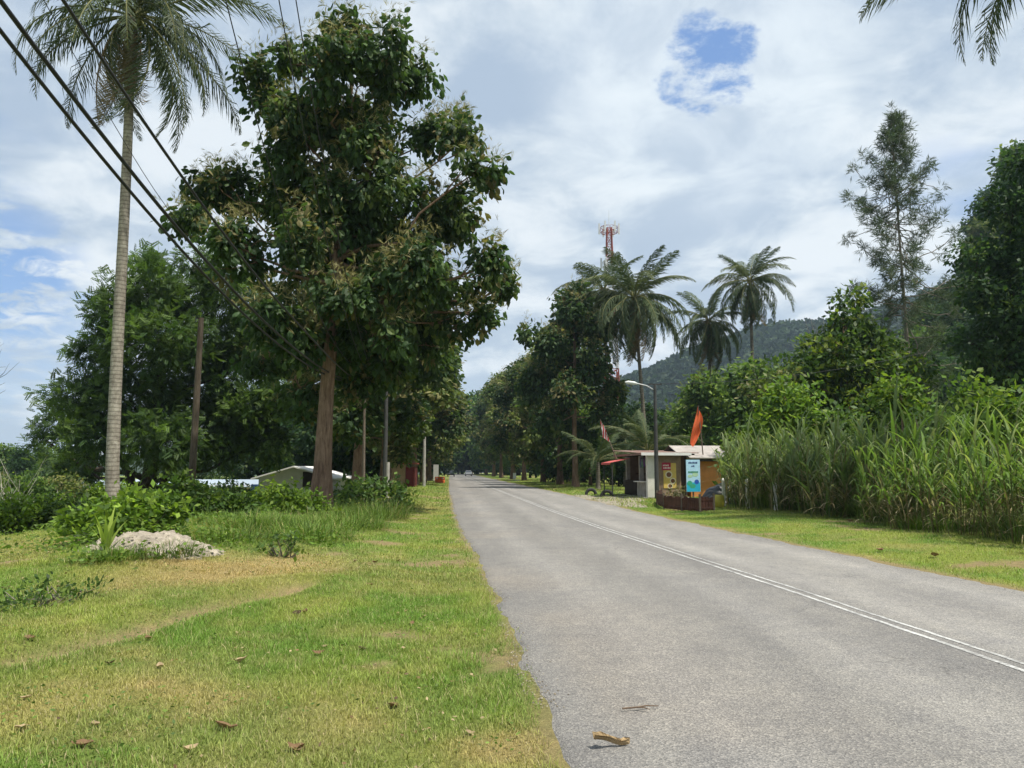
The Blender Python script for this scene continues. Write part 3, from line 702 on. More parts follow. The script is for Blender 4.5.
palm_at("shortest clear-standing coconut palm, its thin dark trunk just right of the orange flag", 709, 322, 78, [("up", 4, 62), ("mid", 6, 36), ("arch", 11, 8), ("low", 12, -20), ("low", 9, -52), ("dead", 7, -74)], .98, 711, 13)
palm_at("tallest slim coconut palm standing clear against the hill with a pale lower trunk", 750, 283, 74, [("up", 6, 66), ("mid", 10, 38), ("arch", 11, 6), ("low", 8, -30), ("low", 6, -60), ("dead", 9, -78)], .95, 756, 14)
palm_at("young stemless coconut palm spreading over the stall roof", 648, 452, 58, [("up", 5, 74), ("mid", 6, 52), ("arch", 6, 36)], .80, 648, 15, .22, nuts=False, group=None)
palm_at("young coconut palm with arching fronds between the right teak and the stall", 598, 462, 62, [("up", 4, 72), ("mid", 5, 48), ("arch", 6, 30)], .72, 598, 16, .2, nuts=False, group=None)
palm_at("young palm clump deep in shade behind the tyres", 625, 440, 72, [("up", 4, 70), ("mid", 5, 46), ("arch", 6, 24)], .78, 625, 19, .2, nuts=False, group=None)
# palm at the right of the camera: only its hanging fronds reach into the picture
nb = onground(18.4, 22)
nt_ = at(1084, -104, 22) - Vector(nb)
palm("coconut palm leaning over the cane with frond tips hanging into the sky", nb, [(0, 0, 0), (.3, 0, 6), (.25, .1, 12), tuple(nt_)], .21, .13, FR_NEAR, [("up", 5, 66), ("mid", 9, 36), ("arch", 10, 14), ("low", 11, -14), ("low", 6, -40)], 1.28, seed=21)

# casuarina
cy = 60; cx_ = at(914, 470, cy).x; cb_ = onground(cx_, cy)
lob = []; H_ = at(905, 110, cy).z - cb_[2]
for k in range(64):
    z_ = 5 + (H_ - 6.2) * (k / 63.0) ** .9; ln_ = float(np.interp(z_, [4, 9, 15, 19, 23, 26, H_ - 1], [3.6, 4.4, 4.9, 4.6, 3.7, 2.5, .8])) * rng.uniform(.55, 1.1)
    a = k * 2.39996 + rng.normal() * .3; el_ = rng.uniform(.45, .85)
    if k in (37, 43): a = math.pi - .1; ln_ = 4.4
    for tq in (.4, .68, .95):
        r = rng.uniform(.24, .42) * (1.15 if z_ < 16 else 1)
        lob.append(((math.cos(a) * ln_ * tq * math.cos(el_) * 1.12, math.sin(a) * ln_ * tq * .8, z_ + ln_ * tq * math.sin(el_) * (.7 + .5 * tq)), (r, r, r * 1.3)))
lob.append(((-.15, 0, H_ - .4), (.25, .25, .8)))
lobed_tree("casuarina_tree", "tall wispy grey-green casuarina with open feathery branches above the right-hand woods", "tree", cb_, [(0, 0, 0), (.1, 0, 10), (-.1, 0, 20), (-.2, 0, H_ - .5)], .20, .025, lob, T_NEEDLE, 44, 11, .52, GREEN_CASU, bark=BARK_G, lm=LEAF_DULL, droop=-.25, spread=.16, roll=.8, twigs=1, zlo=.1)
# darkest big tree at the right edge
ey_ = 42; eb = onground(at(1020, 470, ey_).x, ey_)
lob = [Lp(px + 12, py + 4, ey_ + rng.uniform(-2, 2), rp * .86, eb) for px, py, rp in [(1015,165,28),(1000,205,34),(1040,200,44),(985,250,34),(1030,265,48),(968,290,24),(1000,310,40),(1045,330,44),(985,360,34),(1020,385,40),(955,255,16),(1075,270,50),(1080,180,40),(960,340,22)]]
lobed_tree("mango_tree", "massive dark rounded tree at the right edge of the woods", "tree", eb, [(0, 0, 0), (.1, 0, 6), (.2, 0, 11), (.3, 0, 16)], .4, .1, lob, T_OVAL, 46, 12, .34, GREEN_DARK, bark=BARK_D, droop=.5, spread=.28, twigs=5)
# leafy vine-covered tree, tapering, with lime shoots low down
vy = 46; vb = onground(at(850, 470, vy).x, vy)
lob = [Lp(px, py, vy + rng.uniform(-1.5, 1.5), rp, vb) for px, py, rp in [(852,300,14),(848,325,22),(862,345,26),(838,355,24),(858,380,32),(825,390,26),(880,385,24),(850,415,34),(805,415,24),(890,415,24),(815,350,18),(800,375,24),(905,375,24),(890,350,16)]]
lobed_tree("young_tree", "conical leafy tree with glossy dark foliage, in front of the casuarina", "tree", vb, [(0, 0, 0), (.1, 0, 4), (0, 0, 8), (0, 0, 11)], .16, .04, lob, T_OVAL, 40, 11, .40, [((.045, .085, .024), 4), ((.08, .13, .03), 3), ((.17, .22, .035), 2)], droop=.45, spread=.26)
# bare twiggy tree
tw = thing("bare_tree", "leafless pale twiggy treetop beside the conical tree", "tree", onground(at(826, 470, 56).x, 56))
mb = MB(); mb.tube([(0, 0, -.2), (.1, 0, 5), (.1, 0, 9.5)], [.12, .09, .05], 6)
for k in range(26):
    a = rng.random() * 6.28; z0_ = rng.uniform(7.5, 10); e = (math.cos(a) * rng.uniform(.4, 1.5), math.sin(a) * rng.uniform(.4, 1.5), z0_ + rng.uniform(1.5, 3.8))
    mb.tube(wander((.1, 0, min(z0_, 9.4)), e, 5, .12), [.035, .028, .02, .014, .007], 4, cap=False)
mb.build("trunk", BARK_G, tw, True)
# lime-leaved bushes and young trees just behind the cane
LB = [(790, 405, 38, 30, "lime-leaved bush behind the middle of the cane"), (742, 440, 40, 17, "lime-green broadleaf shrub right of the tallest palm trunk"), (905, 395, 36, 24, "lime-leaved vine mound under the casuarina"),
      (975, 405, 34, 26, "yellow-green leafy shrub below the massive dark tree"), (1010, 415, 30, 22, "yellow-green shrub at the right end above the cane"), (830, 425, 39, 22, "dark leafy shrub under the conical tree"), (940, 425, 33, 22, "mid-green shrub between the two lime shrubs"), (770, 385, 44, 24, "olive-leaved shrub behind the tallest palm")]
for i, (px, py, Y, rp, lb) in enumerate(LB):
    b = onground(at(px, 470, Y).x, Y); c = at(px, py, Y) - Vector(b); r = rp / FPX * Y
    lo = [(tuple(c + Vector((rng.uniform(-.7, .7) * r, rng.uniform(-.5, .5) * r, rng.uniform(-.9, .35) * r))), (r * rng.uniform(.5, .75),) * 3) for k in range(6)]
    lo += [((rng.uniform(-.6, .6) * r, rng.uniform(-.4, .4) * r, c.z * f_), (r * .7, r * .7, r * .6)) for f_ in (.2, .5)]
    lobed_tree("leafy_shrub", lb, "shrub", b, [(0, 0, 0), (0, 0, c.z * .5), (0, 0, c.z)], .08, .03, lo, T_OVAL, 34, 10, .34, [GREEN_LIME, GREEN_LIME, GREEN_LIME, GREEN_LIME, GREEN_LIME, GREEN_MIX, GREEN_MIX, GREEN_OLIVE][i], droop=.3, spread=.26, twigs=3, zlo=.05)

# woods: prototypes copied over the flat and the nearer hill on the right
def hill2(x, y):
    """nearer wooded slope on the right"""
    x = np.asarray(x, float); y = np.asarray(y, float)
    return 85 * sstep(-8, 72, x - .42 * y) * sstep(58, 170, y) * (1 - sstep(330, 520, y)) * (.85 + .3 * fbm(x * .012, y * .012, 8)) - 3 + 3 * sstep(60, 90, y)
HX, HY = np.linspace(20, 620, 90), np.linspace(60, 560, 80)
v, f, X, Y = grid(HX, HY, lambda x, y: hill2(x, y) - 1.2)
tag(MB().add(v, f, np.array((.03, .05, .018)) * (.8 + .4 * fbm(X * .05, Y * .05, 2))[:, None]).build("hill", surf("wooded_soil", (1, 1, 1), .95, .2, .2, use_col=True), smooth=True), kind="structure")
WP = [proto("w", "woodland_tree", "x", "tree", (0, 0, 0), 11, 4.2, 1.6, 13, T_OVAL, 17, 9, .62, GREEN_DARK, .2, spread=.42, twigs=2, bark=BARK_D),
      proto("w", "woodland_tree", "x", "tree", (0, 0, 0), 12, 3.9, 2.0, 14, T_OVAL, 17, 9, .58, GREEN_MIX, .2, spread=.42, twigs=2),
      proto("w", "woodland_tree", "x", "tree", (0, 0, 0), 13, 3.4, 2.5, 13, T_SPRAY, 14, 8, .75, GREEN_OLIVE, .18, spread=.45, twigs=2, bark=BARK_G),
      proto("w", "woodland_tree", "x", "tree", (0, 0, 0), 9, 4.4, 1.0, 12, T_OVAL, 15, 9, .72, [((.05, .09, .026), 3), ((.085, .13, .03), 3), ((.13, .16, .04), 2)], .2, spread=.5, twigs=2)]
WH = [11, 12, 13, 9]
KIND = ["dark rounded woodland tree", "mid-green woodland tree", "olive fine-leaved woodland tree", "low spreading woodland tree"]
def wood(q, x, y, z, h, label, group):
    P = WP[q]; s_ = h / WH[q]; sc = (s_ * rng.uniform(.9, 1.25),) * 2 + (s_,); rz = rng.random() * 6
    if P.name not in used:
        used.add(P.name); P.location = (x, y, z); P.scale = sc; P.rotation_euler = (0, 0, rz); P["label"] = label; P["group"] = group; return
    dup(P, (x, y, z), rz, sc, label, group)
pts = []
for _ in range(4000):
    y = 62 + 210 * rng.random() ** 1.3; px = rng.uniform(690, 1090); x = (px - 512) / FPX * y
    if all((x - a) ** 2 + (y - b) ** 2 > (3.6 + .018 * y) ** 2 for a, b in pts): pts.append((x, y))
    if len(pts) >= 125: break
for i, (x, y) in enumerate(pts):
    q = int(rng.choice([0, 0, 1, 1, 2, 3])); z = max(float(hill2(x, y)) - .9, float(tz(x, y))) if y > 75 else float(tz(x, y))
    wood(q, x, y, z, rng.uniform(8.5, 15) * (.75 if y < 85 else 1), KIND[q] + " on the slope behind the cane and palms", "woodland trees on the right-hand slope")
# screen behind the right row and stall
for i, (px, Y, h, q) in enumerate([(560, 92, 9, 0), (590, 78, 8, 1), (612, 92, 10, 0), (640, 88, 9, 0), (668, 95, 8.5, 1), (690, 84, 7, 3), (545, 120, 10, 1), (575, 125, 11, 0), (530, 150, 11, 0), (515, 175, 12, 1), (605, 120, 11, 2), (655, 125, 11, 1), (675, 72, 5.5, 3), (718, 68, 5, 1), (735, 62, 4.5, 3)]):
    x = (px - 512) / FPX * Y; wood(q, x, Y, float(tz(x, Y)), h, KIND[q] + " among the thicket behind the stall and right-hand teaks", "thicket trees behind the stall")
# closing wood at the bend
for i in range(16):
    Y = rng.uniform(215, 300); px = 425 + i * 7.5 + rng.uniform(-4, 4); x = (px - 512) / FPX * Y
    if abs(x - (xl(Y) + 4)) < 6.5 and Y < 285: Y = 292 + rng.uniform(0, 12); x = (px - 512) / FPX * Y
    q = int(rng.choice([0, 1, 2])); wood(q, x, Y, float(tz(x, Y)), rng.uniform(24, 31), KIND[q] + " closing the view where the road bends away", "woodland trees at the bend")
# understorey under the two teak rows
for i in range(30):
    sd_ = i % 2; Y = 52 + 5.2 * (i // 2) * 1.25 + rng.uniform(-1.5, 1.5)
    off = -9.0 - rng.uniform(0, 4) if sd_ == 0 else float(rw(Y)) + (8.0 if Y > 66 else 6.5) + rng.uniform(0, 5)
    if sd_ == 1 and Y < 66: continue
    if sd_ == 0 and Y < 74: continue
    if sd_ == 0 and 62 < Y < 72: off -= 2
    x, y = road_off(Y, off); q = int(rng.choice([0, 1, 3])); wood(q, x, y, float(tz(x, y)), rng.uniform(3.0, 5.5), KIND[q] + (", knee-branched, in the shade behind the left teak row" if sd_ == 0 else ", knee-branched, in the shade behind the right teak row"), "understorey trees behind the teak rows")
# left background
for i, (px, Y, h, q) in enumerate([(-20, 100, 6.5, 3), (5, 105, 7, 1), (25, 98, 6.5, 0), (45, 110, 7.5, 1), (235, 95, 9, 1), (262, 88, 11.5, 0), (285, 84, 10, 1), (305, 76, 9, 0), (330, 72, 9.5, 0), (352, 82, 11, 1), (372, 70, 9, 0), (392, 88, 11, 0), (340, 100, 13, 0), (300, 110, 12, 2), (410, 110, 12, 0), (425, 140, 13, 1), (435, 180, 14, 0), (200, 100, 6, 0), (170, 105, 6, 1), (-45, 110, 6, 0), (65, 118, 6, 3)]):
    x = (px - 512) / FPX * Y; wood(q, x, Y, float(tz(x, Y)), h, KIND[q] + " in the background left of the road", "background trees left of the road")

# far forested hill
def hill1(x, y):
    px = x / np.maximum(y, 1) * FPX + 512
    crest = np.interp(px, [200, 430, 520, 600, 650, 700, 750, 800, 850, 920, 1000, 1150, 1500], [20, 30, 52, 84, 102, 122, 140, 150, 152, 176, 200, 220, 120])
    prof = sstep(430, 800, y) * (1 - .55 * sstep(830, 1300, y))
    return crest * prof * (.94 + .12 * fbm(x * .011, y * .011, 21)) * 1.0 - 4
v, f, X, Y = grid(np.linspace(-500, 1500, 120), np.linspace(420, 1400, 90), lambda x, y: hill1(x, y))
tag(MB().add(v, f, np.array((.028, .048, .02)) * (.8 + .4 * fbm(X * .03, Y * .03, 2))[:, None]).build("hill", bpy.data.materials["wooded_soil"], smooth=True), kind="structure")
k = 9000; yy = rng.uniform(450, 900, k); pxx = rng.uniform(470, 1060, k); xx = (pxx - 512) / FPX * yy; hz = hill1(xx, yy)
mb = MB(); nq = 16
rad = rng.uniform(3.2, 7.0, k); d = unit(k * nq); d[:, 2] = np.abs(d[:, 2]) * 1.1 + .05
ctr = np.repeat(np.stack([xx, yy, hz + rad * .35], -1), nq, 0)
pos = ctr + d * np.repeat(rad, nq)[:, None] * (.75 + .35 * rng.random((k * nq, 1)))
tint = np.repeat(pal([((.022, .040, .017), 4), ((.030, .050, .019), 3), ((.042, .060, .023), 1.5), ((.017, .032, .015), 3)], k, .2), nq, 0) * (1 + .12 * rng.normal(size=(k * nq, 1)))
scatter(mb, (np.array([(-.5, 0, 0), (.5, 0, 0), (.36, .7, -.1), (-.36, .7, -.1)]), np.array([(0, 1, 2, 3)])), pos, unit(k * nq) + np.array([0, 0, -.2]), np.repeat(rad, nq) * rng.uniform(.5, .95, k * nq), np.clip(tint, .004, 1), .9)
tag(mb.build("forest", LEAF_DULL), label="hazy blue-green forest covering the far hill", kind="stuff")

# ------------------------------------------------------------------ cane hedge on the right
CP_PAL = [((.11, .18, .038), 4), ((.15, .22, .05), 3), ((.075, .125, .034), 2), ((.22, .26, .09), 1.5)]
CPAL2 = [((.13, .18, .065), 4), ((.18, .22, .09), 3), ((.09, .14, .05), 2), ((.26, .26, .13), 1)]
PC = []
for q, (H, sp, k, pl_, dr) in enumerate([(3.3, .6, 10, CP_PAL, .3), (2.9, .7, 11, CP_PAL, .4), (3.6, .5, 9, CP_PAL, .25), (2.6, .65, 12, CPAL2, .5), (2.9, .6, 10, CPAL2, .35)]):
    t = thing("sugar_cane", "x", "sugar cane", group="sugar cane clumps along the right verge")
    st, lf, dd = cane_proto(H, sp, k, q, pl_, dr)
    st.build("stalk", LEAF_DULL, t); lf.build("foliage", LEAF, t); dd.build("dead_foliage", LEAF_DULL, t); PC.append(t)
fx = np.array([10.6, 10.25, 10.05, 9.9, 9.6, 9.35, 9.4, 10.0]); fy = np.array([11, 14, 17, 20, 24, 28, 32, 36])
k = 0
for row in range(4):
    for Y in np.arange(11.6 + .4 * (row % 2), 37 + row * 1.5, 1.15 + .12 * row):
        x = float(np.interp(Y, fy, fx)) + .55 + row * 1.05 + rng.normal() * .18; y = Y + rng.normal() * .2
        if row == 0 and 23 < Y < 30 and k % 3: k += 1; continue
        tall = Y < 24
        q = int(rng.choice([0, 1, 2])) if tall else int(rng.choice([3, 4, 4]))
        s_ = rng.uniform(.70, 1.10) * (.90 if tall else 1.25) * (1.04 if row else .86)
        lb = ("tall green sugar cane clump with pale dead stalks in the near end of the hedge" if tall else "greyish-green sugar cane clump in the far end of the hedge near the stall")
        P = PC[q]
        if P.name not in used: used.add(P.name); P.location = onground(x, y); P.rotation_euler = (0, 0, rng.random() * 6); P.scale = (s_,) * 3; P["label"] = lb
        else: dup(P, onground(x, y), rng.random() * 6, s_, lb, "sugar cane clumps along the right verge")
        k += 1
# lush low grass tussocks at the foot of the cane
def tussock(name, label, cat, x, y, r, h, k, palette, wd=.012, group=None, lean=(.1, .8), curl=(.4, 1.6), segs=4):
    t = onground(x, y); a = rng.random(k) * 6.28; q = r * np.sqrt(rng.random(k)); c0 = pal(palette, k)
    b = np.stack([q * np.cos(a), q * np.sin(a), np.zeros(k)], -1)
    v, f, c = blades(k, b, h * rng.uniform(.55, 1.1, k), np.full(k, wd), rng.uniform(*lean, k), c0 * .9, c0 * 1.2, segs, rng.uniform(*curl, k), a + rng.normal(size=k) * .6)
    return tag(MB().add(v, f, c).build(name, GRASS, loc=t), label, cat, group)
for i, (px, py) in enumerate([(850, 520), (815, 514), (790, 512), (875, 524), (760, 510), (832, 512), (1018, 545), (1000, 528)]):
    x, y = gp(px, py)
    tussock("grass_tussock", "knee-high wispy grass tussock at the foot of the cane", "grass tussock", x + .5, y, .8, 1.15, 480, [((.10, .15, .045), 3), ((.14, .18, .06), 2), ((.07, .11, .035), 2)], .014, "grass tussocks at the foot of the cane")
x, y = gp(940, 532); 
for k in range(4): tussock("grass_tussock", "short bright green grass patch in front of the tallest cane", "grass tussock", x - .5 + k * .55, y + rng.normal() * .25, .5, .4, 420, GREEN_LIME, .010, "bright grass patches in front of the cane")
# ------------------------------------------------------------------ left verge plants and sand heap
def blobs(pxs, Y, c, dy=.6):
    o = Vector((c[0], c[1], float(tz(*c))))
    return [(tuple(at(px, py, Y + rng.uniform(-dy, dy)) - o), (rp / FPX * Y,) * 2 + (rp / FPX * Y * .85,)) for px, py, rp in pxs]
BV = [((.12, .20, .026), 3), ((.17, .25, .034), 3), ((.065, .115, .022), 2)]
c = gpt(120, 540); bush("vine_bush", "dense bright green vine-covered bush at the foot of the tall palm", "bush", c, blobs([(80, 537, 18), (95, 522, 24), (125, 515, 24), (110, 540, 20), (150, 508, 20), (75, 548, 10), (140, 530, 16), (165, 512, 16)], c[1] + .6, c), T_OVAL, 330, 14, .15, BV, droop=.35, spread=.12)
c = gpt(215, 535); c = (c[0], 21.0); c = (at(215, 500, 21).x, 21.0); bush("vine_bush", "darker upright creeper-covered bush between the palm and the utility pole", "bush", c, blobs([(190, 500, 18), (182, 488, 14), (205, 508, 20), (225, 512, 18), (178, 512, 18), (240, 508, 14)], 21, c), T_OVAL, 260, 14, .16, [((.05, .095, .022), 4), ((.075, .13, .026), 3), ((.12, .18, .03), 1)], droop=.35, spread=.11)
c = (at(285, 500, 24).x, 24.0); bush("leafy_bush", "low spreading light green bush in front of the grey house", "bush", c, blobs([(262, 504, 18), (285, 500, 20), (305, 505, 18), (240, 512, 14), (320, 510, 14)], 24, c, 1.0), T_OVAL, 200, 13, .17, BV, droop=.3, spread=.14)
c = gpt(280, 556); bush("leafy_bush", "small dark weedy bush alone on the grass near the teak trunk", "bush", c, blobs([(268, 545, 9), (285, 540, 11), (296, 548, 8)], c[1], c, .2), T_OVAL, 130, 12, .10, GREEN_MIX, droop=.0, spread=.08)
c = (at(350, 497, 33).x, 33.0); bush("leafy_bush", "shaded bush among the thin poles right of the teak trunk", "bush", c, blobs([(345, 495, 16), (365, 490, 18), (390, 492, 16), (405, 497, 10), (330, 500, 12)], 33, c, 1.0), T_OVAL, 60, 11, .26, GREEN_MIX, droop=.3, spread=.16)
for i, (px, Y, rp, pal_, lb) in enumerate([(10, 29, 22, BV, "grassy green hedge bush at the left end of the lawn"), (45, 30, 20, BV, "hedge bush second from the left end of the lawn"), (75, 30, 20, GREEN_MIX, "hedge bush closest to the vine-covered bush"), (-25, 29, 24, BV, "hedge bush running off the left of the lawn"), (25, 38, 22, GREEN_MIX, "taller bush behind the lawn hedge"), (62, 40, 22, GREEN_OLIVE, "greyish bush behind the lawn hedge, under the rain tree"), (-12, 40, 24, GREEN_OLIVE, "greyish bush behind the lawn hedge at its left end"), (110, 40, 16, BV, "low bush under the rain tree, left of its stems"), (230, 42, 14, GREEN_MIX, "low bush in front of the white warehouse")]):
    c = (at(px, 500, Y).x, Y); o = Vector((c[0], c[1], float(tz(*c)))); py = 512 if Y < 35 else 492
    bush("hedge_bush", lb, "bush", c, blobs([(px - 14, py + 4, rp * .7), (px + 12, py + 2, rp * .75), (px, py - 2, rp * .8), (px + 4, py + 12, rp * .8), (px - 18, py + 13, rp * .7)], Y, c, .9), T_OVAL, 120, 12, .20, pal_, droop=.3, spread=.16)
for px, py, lb in ((28, 606, "low dark leafy weed patch at the left edge of the lawn"), (72, 598, "low dark leafy weed patch on the lawn, right of the one at the edge")):
    c = gpt(px, py); bush("weed_patch", lb, "weeds", c, [((rng.uniform(-.45, .45), rng.uniform(-.25, .25), .05), (.3, .26, .12)) for _ in range(6)], T_OVAL, 150, 8, .065, GREEN_MIX, droop=-.2, spread=.05)
# dead silvery branches at the far left
t = thing("dead_shrub", "dead grey leafless branches tangled over the hedge at the far left", "shrub", onground(at(22, 470, 36).x, 36))
mb = MB()
for k in range(30):
    a = rng.random() * 6.28; e = (math.cos(a) * rng.uniform(.5, 2.6), math.sin(a) * .8, rng.uniform(1.4, 3.6))
    mb.tube(wander((rng.normal() * .5, 0, -.1), e, 6, .3), np.linspace(.03, .006, 6), 4, (1, 1, 1), cap=False)
mb.build("branch", surf("dead_wood", (.36, .33, .28), .9, .3, 5), t)
t = thing("bare_tree", "bare twigs of a leafless tree poking in at the left edge of the sky", "tree", onground(at(-42, 470, 40).x, 40))
mb = MB(); mb.tube([(0, 0, -.2), (.1, 0, 4), (.2, 0, 8.4)], [.16, .12, .07], 6)
for k in range(22):
    z0_ = rng.uniform(6, 8.4); a = rng.uniform(-1.2, 1.2); e = (math.cos(a) * rng.uniform(1, 3.0), math.sin(a) * 1.5, z0_ + rng.uniform(.3, 2.8))
    mb.tube(wander((.15, 0, z0_), e, 5, .2), [.04, .03, .02, .012, .005], 4, cap=False)
mb.build("trunk", BARK_D, t, True)
# rosette seedling palm
c = gpt(106, 553); t = thing("palm_seedling", "small yellow-green palm seedling in front of the vine bush", "plant", onground(*c))
k = 9; c0 = pal([((.20, .26, .05), 1)], k); v, f, cc = blades(k, np.zeros((k, 3)), rng.uniform(.5, .8, k), np.full(k, .10), rng.uniform(.15, .7, k), c0 * .9, c0 * 1.2, 6, rng.uniform(.3, .9, k), np.arange(k) * .7 + rng.random(k) * .4); MB().add(v, f, cc).build("frond", LEAF, t)
# sand heap
sc_ = gpt(145, 546); 
v, f, X, Y = grid(np.linspace(-1.75, 1.75, 110), np.linspace(-1.4, 1.4, 80), lambda x, y: 0 * x)
rr_ = np.sqrt((X / 1.0) ** 2 + (Y / .85) ** 2) * (1 + .8 * (fbm(X * 1.3 + 5, Y * 1.3, 31) - .5))
h = (.30 + .10 * np.clip(X, -1.2, 1)) * np.clip(1 - rr_ / 1.2, 0, 1) ** .8 + .20 * (fbm(X * 3.6, Y * 3.6, 33) - .5) * (1 - sstep(.8, 1.2, rr_)) + .16 * (fbm(X * 9, Y * 9, 34) - .5) * (1 - sstep(.9, 1.2, rr_)) - .05
v[:, 2] = h + tz(X + sc_[0], Y + sc_[1])
mbs = MB().add(v, f)
k = 420; i_ = rng.choice(np.where(rr_ < 1.25)[0], k); scatter(mbs, (np.array([(-.5, -.4, -.2), (.5, -.5, -.2), (.45, .5, -.2), (-.4, .45, -.2), (.0, .05, .5)]), np.array([(0, 1, 4), (1, 2, 4), (2, 3, 4), (3, 0, 4)])), v[i_] + rng.normal(size=(k, 3)) * [.02, .02, 0], np.column_stack([rng.normal(size=(k, 2)), np.zeros(k)]), rng.uniform(.015, .06, k), np.ones((k, 3)), .1)
o = mbs.build("sand_heap", surf("pale_sand", (.36, .315, .25), .95, .4, 7, .9, 30, .1, dirt=((.19, .165, .09), .54)), smooth=True)
v[:, 2] -= 0; o.location = (sc_[0], sc_[1], 0)
tag(o, "heap of pale sand and soil beside the vine bush", "sand heap")
# weeds: long grass along the ridge
for i, (px, py, r, h, k_, lb) in enumerate([(345, 530, 1.1, .7, 900, "long bright grass beside the teak trunk"), (378, 519, 1.0, .8, 900, "tallest long grass, at the right end of the weedy bank"), (310, 540, .9, .6, 700, "long grass left of the teak trunk"), (262, 530, 1.2, .6, 800, "long grass behind the small dark bush"), (225, 540, 1.0, .4, 700, "long grass at the right foot of the sand heap"), (330, 516, 1.2, .7, 700, "long grass hugging the teak trunk base"), (395, 510, 1.1, .7, 600, "long grass by the dark pole"), (165, 556, .55, .35, 420, "short wispy grass at the front foot of the sand heap"), (112, 560, .45, .3, 380, "short wispy grass in front of the palm seedling"), (130, 528, .4, .4, 300, "wispy grass growing over the back of the sand heap"), (240, 527, 1.3, .5, 600, "long grass right of the sand heap top"), (300, 527, 1.2, .6, 700, "long grass between the bush and the teak trunk")]):
    x, y = gpt(px, py); tussock("grass_clump", lb, "grass clump", x, y, r, h, k_, [((.10, .17, .03), 4), ((.15, .215, .045), 3), ((.08, .13, .026), 3), ((.26, .23, .10), 1)], .013, lean=(.1, 1.1), curl=(.4, 2.2))

# ------------------------------------------------------------------ poles and wires
CONC = surf("weathered_concrete", (.34, .32, .29), .9, .25, 3, .4, 30); DKPOLE = surf("dark_pole_paint", (.05, .05, .048), .7, .3, 3)
OLDWOOD = surf("old_wood", (.15, .12, .09), .9, .35, 3, .6, 20, vs=(6, 6, .6)); GALV = surf("galvanised", (.36, .37, .37), .5, .15, 6, metal=.5)
def pole(label, px, Y, py_top, r, mat, cat="utility pole", name="utility_pole", lean=0.0):
    x = at(px, 470, Y).x; b = onground(x, Y); H = at(px, py_top, Y).z - b[2]; t = thing(name, label, cat, b)
    MB().tube([(0, 0, -.3), (lean * .5, 0, H * .5), (lean, 0, H)], [r, r * .9, r * .75], 12).build("post", mat, t, True); return t, b, H
pole("brown weathered wooden pole standing left of the big teak", 192, 34, 318, .16, barkmat('pole_bark', (.05, .04, .03), (.13, .105, .08)), lean=.1)
t, b, H = pole("dark steel power pole in the shade right of the big teak", 385, 41.7, 374, .13, DKPOLE)
MB().tube([(.16, -.05, -.2), (.16, -.05, 1.95)], .10, 10).build("concrete_stub", CONC, t, True)
MB().box((-.5, -.05, H - .35), (.5, .05, H - .25)).build("crossarm", GALV, t)
for k in (-.4, 0, .4): MB().tube([(k, 0, H - .25), (k, 0, H - .18), (k, 0, H - .10)], [.03, .05, .03], 8).build("insulator", CONC, t, True)
pole("thin bare wooden pole between the teak trunk and the dark power pole", 364, 36, 400, .075, OLDWOOD, lean=-.05)
t, b2, H2 = pole("pale concrete power pole standing on the open left verge", 424, 73, 420, .17, CONC)
MB().box((-.6, -.05, H2 - .3), (.6, .05, H2 - .2)).build("crossarm", GALV, t)
# street lamp by the stall
x = at(656.5, 470, 41.3).x; b = onground(x, 41.3); H = at(655, 384, 41.3).z - b[2]
t = thing("street_lamp", "dark slim lamp post with a pale arm reaching over the road by the stall", "street lamp", b)
MB().tube([(0, 0, -.3), (0, 0, 2), (0, 0, H)], [.125, .115, .08], 12).build("post", DKPOLE, t, True)
MB().tube([(0, 0, H - .35), (-.45, -.05, H - .1), (-1.0, -.1, H + .02)], [.03, .03, .03], 8, (1, 1, 1)).build("arm", GALV, t, True)
mb = MB(); mb.tube([(-.95, -.1, H + .0), (-1.1, -.1, H + .04), (-1.45, -.1, H + .08), (-1.62, -.1, H + .09)], [.04, .085, .095, .03], 10); mb.build("lamp_head", surf("lamp_white", (.62, .64, .62), .4, .1), t, True)
MB().box((-.35, -.03, H - .05), (.35, .03, H + .02)).build("crossarm", DKPOLE, t)
WIRE = surf("black_cable", (.018, .018, .02), .5, .1)
def cable(name, label, pts, r, group=None, cat="cable"):
    P = np.asarray(pts, float); o = P[0].copy(); tag(MB().tube(P - o, r, 6).build(name, WIRE, smooth=True, loc=o), label, cat, group)
pl = Vector((-6.8, 41.7, b[2]))
yy = np.linspace(41.7, -4, 60)
for q, (dx, dz, r) in enumerate([(0, 0, .030), (.22, .10, .034), (.95, .22, .026)]):
    x_ = -6.8 + dx * sstep(41, 20, yy); z_ = 5.05 + .0078 * (yy - 27) ** 2 + dz * sstep(41, 20, yy)
    cable("power_cable", ["lowest of the thick black cables sweeping up across the palm trunk", "middle of the thick black cables sweeping up across the palm trunk", "thick black cable passing highest across the palm fronds"][q], np.stack([x_, yy, z_], -1), r)
for q, (dx, dz, k_) in enumerate([(0, 0, .0135), (.28, .15, .0135), (-.9, .1, .0125)]):
    x_ = -3.05 - .09 * yy + dx * sstep(41, 20, yy); z_ = 5.5 + k_ * (yy - 31.5) ** 2 + dz
    cable("power_cable", ["thin black wire rising steeply in front of the big teak crown", "second thin wire rising beside it in front of the teak crown", "thin wire crossing the gap between palm fronds and teak crown"][q], np.stack([x_, yy, z_], -1), .011)
x_ = -11.2 + .09 * (41.7 - yy); cable("power_cable", "hair-thin wire slanting between the palm trunk and teak", np.stack([-6.8 - 3.2 * sstep(41, 20, yy), yy, 6.7 + .0115 * (yy - 36) ** 2], -1), .009)
